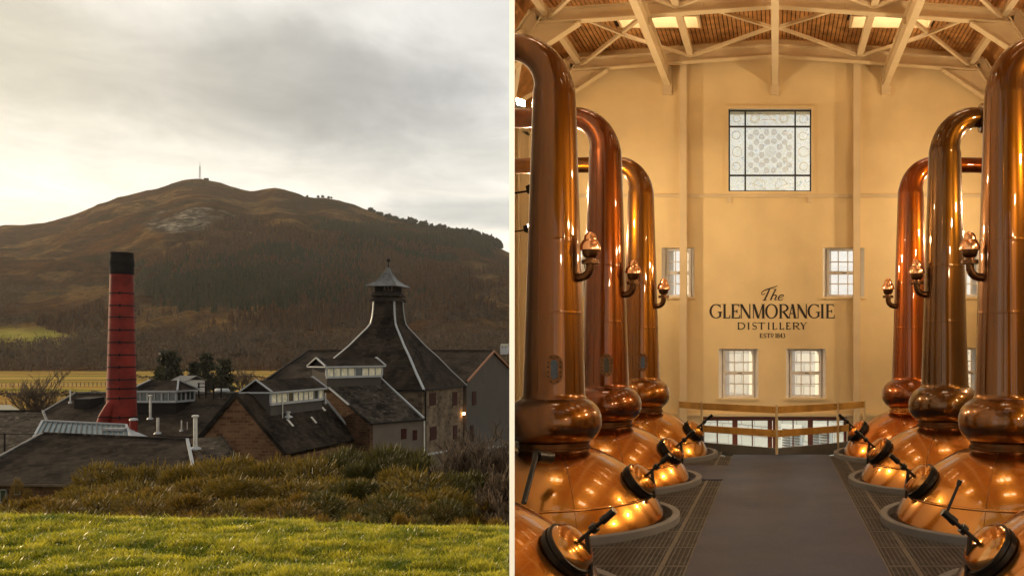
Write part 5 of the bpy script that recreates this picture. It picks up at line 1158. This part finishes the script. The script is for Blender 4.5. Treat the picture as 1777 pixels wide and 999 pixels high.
# --- long range behind the kiln with the harled gable
lr = thing('malt_barn', (-45, 111, ZF), 'long slate-roofed barn behind the kiln ending in a plain brown harled gable', 'building')
xr, xl, yr, yf_, yk = -34.75, PX(535, 110.5), 110.5, 101.25, 121.0; zr_ = PZ(609, 110.5); ze_ = PZ(661, 101.25)
roof_slab([V3(xl, yf_-.2, ze_), V3(xr+.15, yf_-.2, ze_), V3(xr+.15, yr, zr_), V3(xl, yr, zr_)], lr); roof_slab([V3(xl, yr+.01, zr_), V3(xr+.15, yr+.01, zr_), V3(xr+.15, yk, ze_), V3(xl, yk, ze_)], lr)
wall_poly([V3(xr, yf_, ZF), V3(xr, yk, ZF), V3(xr, yk, ze_-.1), V3(xr, yr, zr_-.2), V3(xr, yf_, ze_-.1)], lr, 'harl', 'gable_wall')
wall_poly([V3(xl, yf_+.01, ZF), V3(xr-.31, yf_+.01, ZF), V3(xr-.31, yf_+.01, ze_-.15), V3(xl, yf_+.01, ze_-.15)], lr, 'harl')
strip(V3(xr+.2, yf_-.25, ze_), V3(xr+.2, yr, zr_), .22, .26, lr, 'verge', 'verge_board', -.02); strip(V3(xr+.2, yr+.02, zr_), V3(xr+.2, yk, ze_), .22, .26, lr, 'verge', 'verge_board', -.02)
strip(V3(xl, yf_-.25, ze_), V3(xl, yr, zr_), .3, .25, lr, 'iron', 'verge_board', .02); strip(V3(xl, yr, zr_+.05), V3(xr, yr, zr_+.05), .25, .14, lr, 'iron', 'ridge', .03)
for p0_, p1_, t_, b_ in ((819, 826, 679, 703), (816, 821, 738, 766)):
    ya_ = xr*F/(p0_-CX); yb_ = xr*F/(p1_-CX); b = MB(); b.box(xr-.05, xr+.06, ya_, yb_, PZ(b_, ya_), PZ(t_, ya_)); b.build('window', M['win_red'], lr)
# --- range with the second lantern, turned to the kiln
mh = thing('mash_house', (-38, 84, ZF), 'lichen-spotted slate range with a glazed ridge lantern and pinkish end wall, next to the kiln', 'building')
d4 = V3(.5, .866, 0); n4 = V3(.866, -.5, 0); E0 = V3(PX(640, 80), 80, PZ(733, 80)); E1 = E0+d4*5.75; R0 = E0-n4*8.0; R0.z = PZ(651, 84); R1 = R0+d4*6.5; K0 = E0-n4*16; K1 = K0+d4*6
roof_slab([E0+n4*.15-Z*.05, E1+n4*.15-Z*.05, R1, R0], mh, 'slate2'); roof_slab([R0+V3(-.01, .005, 0), R1+V3(-.01, .005, 0), K1, K0], mh, 'slate2')
gz_ = lambda p, z: V3(p.x, p.y, z)
wall_poly([gz_(E0, ZF)+d4*.1, E0+d4*.1-Z*.2, R0+d4*.1-Z*.2, K0+d4*.1-Z*.2, gz_(K0, ZF)+d4*.1], mh, 'stone_dark', 'gable_wall'); wall_poly([gz_(E0, ZF)+d4*.42, gz_(E1, ZF), E1-Z*.2, E0+d4*.42-Z*.2], mh, 'harl_pink')
strip(E1+n4*.1, R1, .22, .16, mh); strip(E0.lerp(R0, .35)+n4*.0, E0.lerp(R0, .72), .22, .12, mh); strip(E0+n4*.15, E0.lerp(R0, .35), .22, .10, mh, 'slate2', 'coping')
strip(E0+n4*.25-Z*.1, E1+n4*.25-Z*.1, .15, .14, mh, 'iron', 'gutter', 0)
for f0, f1, z0_, z1_ in ((.58, .68, .9, 1.55), (.80, .88, 1.1, 1.75)):
    a, b2 = E0.lerp(E1, f0)+n4*.05, E0.lerp(E1, f1)+n4*.05; b = MB(); b.slab([gz_(a, E0.z-z1_-.2), gz_(b2, E0.z-z1_-.2), gz_(b2, E0.z-z0_+.1), gz_(a, E0.z-z0_+.1)], .08, down=1); b.build('window', M['win_red'], mh)
b = MB(); q_ = E1+n4*.2; b.tube([gz_(q_, ZF), gz_(q_, E1.z-.2)], .07, 8); b.build('drainpipe', M['pipe_white'], mh)
lc = R0.lerp(R1, .42)+n4*1.0; lantern(mh, (lc.x, lc.y, 0), d4, n4, 2.9, 1.15, PZ(654, 83), PZ(636, 83), PZ(621.5, 83), (('N', 8), ), 8)
# --- gabled still house with the middle lantern
gb = thing('gabled_house', (-42, 75, ZF), 'house with a red rubble gable and a steep slate roof carrying the middle lantern', 'building')
ya_, yb_ = 70.0, 82.0; xr_, xe_, xw_ = PX(411, 70), PX(498, 70), PX(411, 70)*2-PX(498, 70); zr_ = PZ(683, 70); ze_ = PZ(787, 70)
roof_slab([V3(xe_, ya_-.2, ze_), V3(xe_, yb_, ze_), V3(xr_, yb_, zr_), V3(xr_, ya_-.2, zr_)], gb); roof_slab([V3(xr_-.01, ya_-.2, zr_), V3(xr_-.01, yb_, zr_), V3(xw_, yb_, ze_), V3(xw_, ya_-.2, ze_)], gb)
wall_poly([V3(xw_+.1, ya_, ZF), V3(xe_-.1, ya_, ZF), V3(xe_-.1, ya_, ze_-.1), V3(xr_, ya_, zr_-.18), V3(xw_+.1, ya_, ze_-.1)], gb, 'stone', 'gable_wall')
b = MB(); b.box(xw_+.15, xe_-.15, ya_+.31, yb_-.1, ZF, ze_-.35); b.build('wall', M['stone'], gb, uv=True)
strip(V3(xe_, ya_-.15, ze_), V3(xr_, ya_-.15, zr_), .3, .14, gb, 'slate', 'verge'); strip(V3(xw_, ya_-.15, ze_), V3(xr_, ya_-.15, zr_), .34, .18, gb, 'iron', 'verge'); strip(V3(xe_+.05, yb_-.1, ze_), V3(xr_, yb_-.1, zr_), .28, .16, gb)
sl = lambda t, y, o=.05: V3(xr_+(xe_-xr_)*t, y, zr_+(ze_-zr_)*t)+V3(.75, 0, .63)*o
for t, y, l, w_ in ((.48, 73.6, .9, .25), (.50, 77.3, .8, .22), (.36, 80.2, .5, .3)):
    b = MB(); b.slab([sl(t, y), sl(t, y+w_), sl(t+l*.14, y+w_), sl(t+l*.14, y)], .06); b.build('rooflight', M['pipe_white'], gb)
def vent(p, h, r_, label, lean=0, base=True, capm=None, name='vent_pipe'):
    t = thing(name, p, label, 'vent pipe'); p = Vector(p); b = MB(); b.tube([p-Z*.15, p+Z*h], r_, 10); b.build('pipe', M['pipe_white'], t, smooth=True, auto=40)
    if base: b = MB(); b.lathe([(r_*3, -.05), (r_*2.6, .06), (r_*1.1, .16)], 14, Matrix.Translation(p)); b.build('collar', M['white'], t, smooth=True)
    if capm: b = MB(); b.lathe([(r_*1.05, h-.05), (r_*1.7, h-.02), (r_*1.7, h+.08), (r_*1.0, h+.12), (.01, h+.13)], 12, Matrix.Translation(p)); b.build('cap', M[capm], t)
vent(sl(.44, 73.3), 1.9, .035, 'thin dark mast on the roof of the middle-lantern house', base=False)
vent(sl(.46, 73.9, .1), .35, .12, 'stubby round vent beside the rooflights of the middle-lantern house', capm='white')
vent(sl(.30, 81.3, .1), .9, .06, 'bent white pipe by the white roof edge of the middle-lantern house')
lantern(gb, (xr_+.55, 76.0, 0), V3(0, 1, 0), V3(1, 0, 0), 4.15, 1.05, PZ(697, 75), PZ(677.5, 75), PZ(657.5, 75), (('N', 10), ), 3)
# --- long slate roof behind the chimney with the hipped lantern
ls = thing('long_store', (-58, 84, ZF), 'long low slate-roofed store behind the red chimney with a white hipped lantern', 'building')
zr_ = PZ(682, 88); x0_, x1_ = PX(132, 88), -44.5; ze_ = PZ(757, 80)
roof_slab([V3(x0_-.4, 80, ze_), V3(x1_, 80, ze_), V3(x1_, 88, zr_), V3(x0_, 88, zr_)], ls); roof_slab([V3(x0_, 88.01, zr_), V3(x1_, 88.01, zr_), V3(x1_, 96, ze_), V3(x0_, 96, ze_)], ls)
b = MB(); b.box(x0_, x1_, 80.4, 95.6, ZF, ze_-.2); b.build('wall', M['stone'], ls, uv=True); strip(V3(x0_-.4, 80, ze_), V3(x0_, 88, zr_), .3, .14, ls, 'leadroof'); strip(V3(x0_, 88, zr_+.03), V3(x1_, 88, zr_+.03), .3, .14, ls, 'leadroof', 'ridge')
rp = lambda px, py: (lambda t: V3(PX(px, 80+8*t), 80+8*t, ze_+(zr_-ze_)*t))(max(0, min(1, (757-py)/75)))
lc = V3(PX(285, 85.2), 85.2, 0); lantern(ls, lc, V3(1, 0, 0), V3(0, 1, 0), 2.0, 1.3, PZ(696, 84), PZ(678, 84), PZ(660.5, 84), (('S', 6), ('E', 4)), 2, pane='dark_pane', hip=.95, over=.3)
q_ = rp(155, 706); b = MB(); b.hull8([q_+V3(-.75, -.9, -.2), q_+V3(.75, -.9, -.2), q_+V3(.75, .9, .2), q_+V3(-.75, .9, .2), q_+V3(-.75, -.9, .75), q_+V3(.75, -.9, .75), q_+V3(.75, .9, .85), q_+V3(-.75, .9, .85)]); b.build('roof_hatch', M['iron'], ls)
vent(rp(122, 700), 1.25, .055, 'white vent pipe near the end of the long store roof'); vent(rp(261, 728), 2.1, .10, 'tall pale vent pipe below the hipped lantern', capm='pipe_white'); vent(rp(274, 752), 1.4, .11, 'short pale vent pipe on the lower slope near the red flue')
vent(rp(315, 748), .95, .05, 'thin vent rod on the lower slope near the rubble gable', capm=None); vent(rp(325, 746), .7, .03, 'shorter thin rod on the lower slope near the rubble gable', base=False)
t = thing('roof_gantry', (PX(370, 86), 86, zr_), 'dark metal gantry frame on the ridge between two lanterns', 'frame')
for px in (345, 357, 371, 384): b = MB(); x_ = PX(px, 87); b.bar((x_, 87, zr_-.5), (x_, 87, PZ(664, 87)), .10, .10); b.build('upright', M['iron'], t)
for py in (665, 671): b = MB(); b.bar((PX(343, 86.9), 86.9, PZ(py, 87)), (PX(386, 86.9), 86.9, PZ(py, 87)), .07, .07); b.build('rail', M['iron'], t)
t = MB(); c_ = V3(PX(385, 88.6), 88.6, PZ(679, 88.6)); t.tube([c_+V3(-.7, 0, 0), c_+V3(-.6, 0, 0), c_+V3(.6, 0, 0), c_+V3(.7, 0, 0)], [.2, .3, .3, .2], 12); t.bar(c_+V3(-.5, 0, -.6), c_+V3(-.5, 0, -.2), .1, .1); t.bar(c_+V3(.5, 0, -.6), c_+V3(.5, 0, -.2), .1, .1); tag(t.build('roof_tank', M['white'], smooth=True, auto=50), 'small white horizontal tank behind the dark gantry', 'tank')
# --- the red chimney
CYk = 74.0; cx_ = PX(211, CYk); ch = thing('chimney_stack', (cx_, CYk, ZF), 'tall red chimney stack with dark iron bands and a sooty black top', 'chimney')
zch = lambda py: PZ(py, CYk); rc = lambda z: .80+(1.07-.80)*(zch(476)-z)/(zch(476)-zch(735))
T = Matrix.Translation((cx_, CYk, 0)); b = MB(); zs_ = [ZF+(zch(476)-ZF)*k/14 for k in range(15)]; b.lathe([(rc(z), z) for z in zs_], 48, T); b.build('shaft', M['red_paint'], ch, smooth=True)
for py in (509, 530.5, 550.5, 572.5, 594, 615.5, 636.5, 658, 673.5, 690, 723):
    z = zch(py); r_ = rc(z); b = MB(); b.lathe([(r_, z-.05), (r_+.035, z-.045), (r_+.035, z+.045), (r_, z+.05)], 48, T); b.tube([(cx_+(r_+.03)*math.sin(.5), CYk-(r_+.03)*math.cos(.5), z-.13), (cx_+(r_+.03)*math.sin(.5), CYk-(r_+.03)*math.cos(.5), z+.13)], .06, 6); b.build('iron_band', M['iron'], ch, smooth=True, auto=40, kind='stuff')
zz2 = zch(476); zt_ = zch(438.5); dz_ = zt_-zz2; b = MB()
KC = .85; b.lathe([(r_*KC, z_) for r_, z_ in [(.95, zz2-.02), (.985, zz2), (.98, zz2+dz_*.22), (.985, zz2+dz_*.35), (1.03, zz2+dz_*.42), (1.03, zz2+dz_*.62), (.99, zz2+dz_*.70), (.945, zz2+dz_*.92), (.96, zz2+dz_*.95), (.95, zt_), (.72, zt_), (.70, zt_-1.0)]], 32, T); b.build('sooty_cap', M['soot'], ch, smooth=True, auto=35)
b = MB(); b.tube([V3(cx_-.10, CYk-.7, zch(692)), V3(cx_-.25, CYk-.95, zch(703)), V3(cx_-.50, CYk-1.2, zch(720)), V3(cx_-.68, CYk-1.35, zch(738)), V3(cx_-.72, CYk-1.4, zch(752))], [.26, .34, .40, .40, .40], 20); b.build('flue_duct', M['red_paint'], ch, smooth=True)
b = MB(); b.lathe([(.41, zch(722)), (.45, zch(722)), (.45, zch(720)), (.41, zch(720))], 20, Matrix.Translation((cx_-.50, CYk-1.2, 0))); b.build('duct_flange', M['iron'], ch)
fl = thing('red_flue', (PX(232, 69), 69, ZF), 'short red flue with a pale domed cap beside the chimney foot', 'flue'); T2 = Matrix.Translation((PX(232, 69), 69, 0)); zf = lambda p: PZ(p, 69)
b = MB(); b.lathe([(.26, ZF), (.26, zf(728))], 20, T2); b.build('pipe', M['red_paint'], fl, smooth=True); b = MB(); b.lathe([(.30, zf(729)), (.30, zf(727.5)), (.22, zf(725.5)), (.01, zf(724.5))], 20, T2); b.build('cap', M['white'], fl, smooth=True)
# --- front long roof, metal roof, lean-to and roofs at the frame edge
fr = thing('front_warehouse', (-45, 57, ZF), 'long dark slate-roofed warehouse nearest the broom bushes with white verges', 'building')
A0, A1, A2, A3 = P(75, 752, 60), P(325, 763, 60), P(342, 842, 54), P(-80, 836, 54)
roof_slab([A3, A2, A1, A0], fr); roof_slab([A0+V3(0, .01, 0), A1+V3(0, .01, 0), A1+V3(-4.5, 5, -2.6), A0+V3(-4, 5, -2.6)], fr)
strip(A3, A0, .3, .12, fr, 'leadroof'); strip(A2, A1, .24, .14, fr); strip(A0, A1, .26, .14, fr, 'slate2', 'ridge', .05)
wall_poly([gz_(A3, ZF)+V3(.6, .5, 0), gz_(A2, ZF)+V3(-.4, .5, 0), A2+V3(-.4, .5, -.05), A3+V3(.6, .5, -.05)], fr, 'stone'); strip(A3+V3(0, -.05, -.1), A2+V3(0, -.05, -.1), .16, .16, fr, 'stone2', 'gutter', 0)
for p0_, p1_, t_, b_ in ((2, 12, 848, 872), (26, 36, 838, 858)):
    b = MB(); y_ = 54.46; b.box(PX(p0_, y_), PX(p1_, y_), y_-.06, y_+.03, PZ(b_, y_), PZ(t_, y_)); wv = b.build('window', M['white'], fr); b = MB(); b.box(PX(p0_+1.5, y_), PX(p1_-1.5, y_), y_-.09, y_-.05, PZ(b_-2, y_), PZ(t_+2, y_)); b.build('pane', M['dark_pane'], wv)
mr_ = thing('metal_shed', (-48, 65, ZF), 'shed with a pale blue-green ribbed sheet roof in front of the chimney', 'shed')
B0, B1, B2, B3 = P(74, 731, 68), P(219, 738, 68), P(230, 768, 64.5), P(55, 766, 64.5); roof_slab([B3, B2, B1, B0], mr_, 'metal_roof', .1)
for k in range(1, 17):
    t = k/17; b = MB(); b.bar(B3.lerp(B2, t)+Z*.05, B0.lerp(B1, t)+Z*.05, .07, .10); b.build('seam', M['leadroof'], mr_)
strip(B0, B1, .22, .14, mr_, 'white', 'ridge', .07); strip(B1, B2, .2, .14, mr_); strip(B0, B3, .2, .14, mr_)
wall_poly([B1-Z*.12+V3(-.1, .1, 0), B2-Z*.12+V3(-.1, .1, 0), gz_(B2, ZF)+V3(-.1, .1, 0), gz_(B1, ZF)+V3(-.1, 3, 0), B1-Z*1.6+V3(.5, 3.2, 0)], mr_, 'white')
b = MB(); q0 = B0.lerp(B1, .86).lerp(B3.lerp(B2, .86), .3); b.box(q0.x-.75, q0.x+.75, q0.y-.3, q0.y+.3, q0.z-.05, q0.z+.16); b.build('duct_flashing', M['white'], mr_)
lt = thing('lean_to', (-41, 64, ZF), 'small slate lean-to roof with a weathered patch beside the red rubble gable', 'building')
C0, C1, C2, C3 = P(330, 760, 67), P(383, 757, 67), P(416, 802, 63), P(346, 806, 62.5); roof_slab([C3, C2, C1, C0], lt, 'slate2'); strip(C1, C2, .25, .1, lt, 'slate2', 'verge'); wall_poly([gz_(C3, ZF)+V3(0, .3, 0), gz_(C2, ZF)+V3(0, .3, 0), C2+V3(0, .3, -.2), C3+V3(0, .3, -.2)], lt, 'stone')
vent(P(339, 778, 64.5), 2.3, .13, 'tall pale flue pipe with a cap standing on the lean-to roof', capm='pipe_white')
vs = thing('side_store', (-64, 74, ZF), 'grey slate roof at the frame edge below the bare trees', 'building')
D = [P(-60, 713, 78), P(74, 713, 78), P(97, 728, 76), P(110, 800, 68), P(-90, 800, 68)]; roof_slab([D[4], D[3], D[1], D[0]], vs, 'slate2'); strip(D[0], D[1], .25, .12, vs, 'slate', 'ridge', .05); strip(D[1], D[3], .22, .12, vs, 'leadroof')
wall_poly([gz_(D[4], ZF)+V3(0, .4, 0), gz_(D[3], ZF)+V3(0, .4, 0), D[3]+V3(0, .4, -.1), D[4]+V3(0, .4, -.1)], vs, 'stone')
ps = thing('pale_shed', (PX(10, 84), 84, ZF), 'shed with a pale greenish roof peeping over the grey roof at the frame edge', 'shed')
roof_slab([P(-60, 714, 82), P(40, 714, 82), P(18, 702, 85), P(-60, 702, 85)], ps, 'pale_roof'); b = MB(); b.box(PX(-55, 83), PX(34, 83), 82.6, 86, ZF, PZ(715, 83)); b.build('wall', M['stone'], ps, uv=True)
hl = thing('handrail', P(5, 790, 62), 'thin dark handrail at the frame edge in front of the grey roof', 'railing')
for px in (8,): b = MB(); b.bar(P(px, 790, 62), P(px, 752, 62), .07, .07); b.build('post', M['iron'], hl)
b = MB(); b.bar(P(-30, 752, 62), P(60, 753, 62), .05, .05); b.build('rail', M['iron'], hl)
for (a, b_, lab) in (((742, 788), (775, 782), 'white rail behind the dark bush below the kiln'), ((845, 777), (877, 773), 'white rail below the harled gable by the partition')):
    t = thing('white_rail', P(a[0], a[1], 58), lab, 'rail'); b = MB(); b.bar(P(*a, 58), P(*b_, 58), .10, .14); b.build('rail', M['white'], t)
    for f_ in (.1, .9): p_ = P(*a, 58).lerp(P(*b_, 58), f_); b = MB(); b.bar(p_-Z*.08, gz_(p_, ground_z(p_.x, 58)-.2), .08, .08); b.build('post', M['iron'], t)
# --- stone neighbour beyond the hall, glare in its pale colour, turned to the sun
nb = thing('stone_annex', (0, 60, -11), 'stone annex coloured near white for glare, seen through the windows at the end of the hall', 'building')
b = MB(); b.hull8([V3(-16.8, 75.8, -12), V3(14, 45, -12), V3(18, 49, -12), V3(-12.8, 79.8, -12), V3(-16.8, 75.8, 2.4), V3(14, 45, 2.4), V3(18, 49, 2.4), V3(-12.8, 79.8, 2.4)]); b.build('wall', M['glare_stone'], nb, uv=True)
tw_ = V3(.7071, -.7071, 0); nw_ = V3(-.7071, -.7071, 0)
def on_wall(px, py): k = (px-CX)/F; y_ = 59/(1+k); return V3(k*y_, y_, PZ(py, y_))
b = MB(); b.bar(V3(-16.9, 75.7, 2.45), V3(14.1, 44.9, 2.45), .5, .12); b.build('coping', M['kerb'], nb)
for px in (1374, 1424):
    p_ = on_wall(px, 736)+nw_*.03; q_ = on_wall(px, 800)+nw_*.03; b = MB(); b.slab([q_-tw_*.95, q_+tw_*.95, p_+tw_*.95, p_-tw_*.95], .1, down=1); wv = b.build('window', M['white_wall'], nb)
    for k in (-.42, .42):
        b = MB(); z_ = q_.z+.15
        while z_ < p_.z-.2: c_ = V3(p_.x, p_.y, z_)+tw_*k+nw_*.07; b.bar(c_-tw_*.33, c_+tw_*.33, .05, .11); z_ += .17
        b.build('louvre', M['leadroof'], wv, kind='stuff')
# ------------------------------------------------------------------ thin haze over the fields and the hill
hm = bpy.data.materials.new('thin_haze'); hm.use_nodes = True; hn = hm.node_tree; hn.nodes.remove(hn.nodes['Principled BSDF'])
pv = hn.nodes.new('ShaderNodeVolumePrincipled'); pv.inputs['Color'].default_value = (1, .96, .90, 1); pv.inputs['Density'].default_value = .000032; pv.inputs['Anisotropy'].default_value = .3
hn.links.new(pv.outputs[0], hn.nodes['Material Output'].inputs['Volume'])
m = MB(); m.box(-4200, 2600, -800, 3000, -14, 470); hz = m.build('haze', hm, kind='stuff')
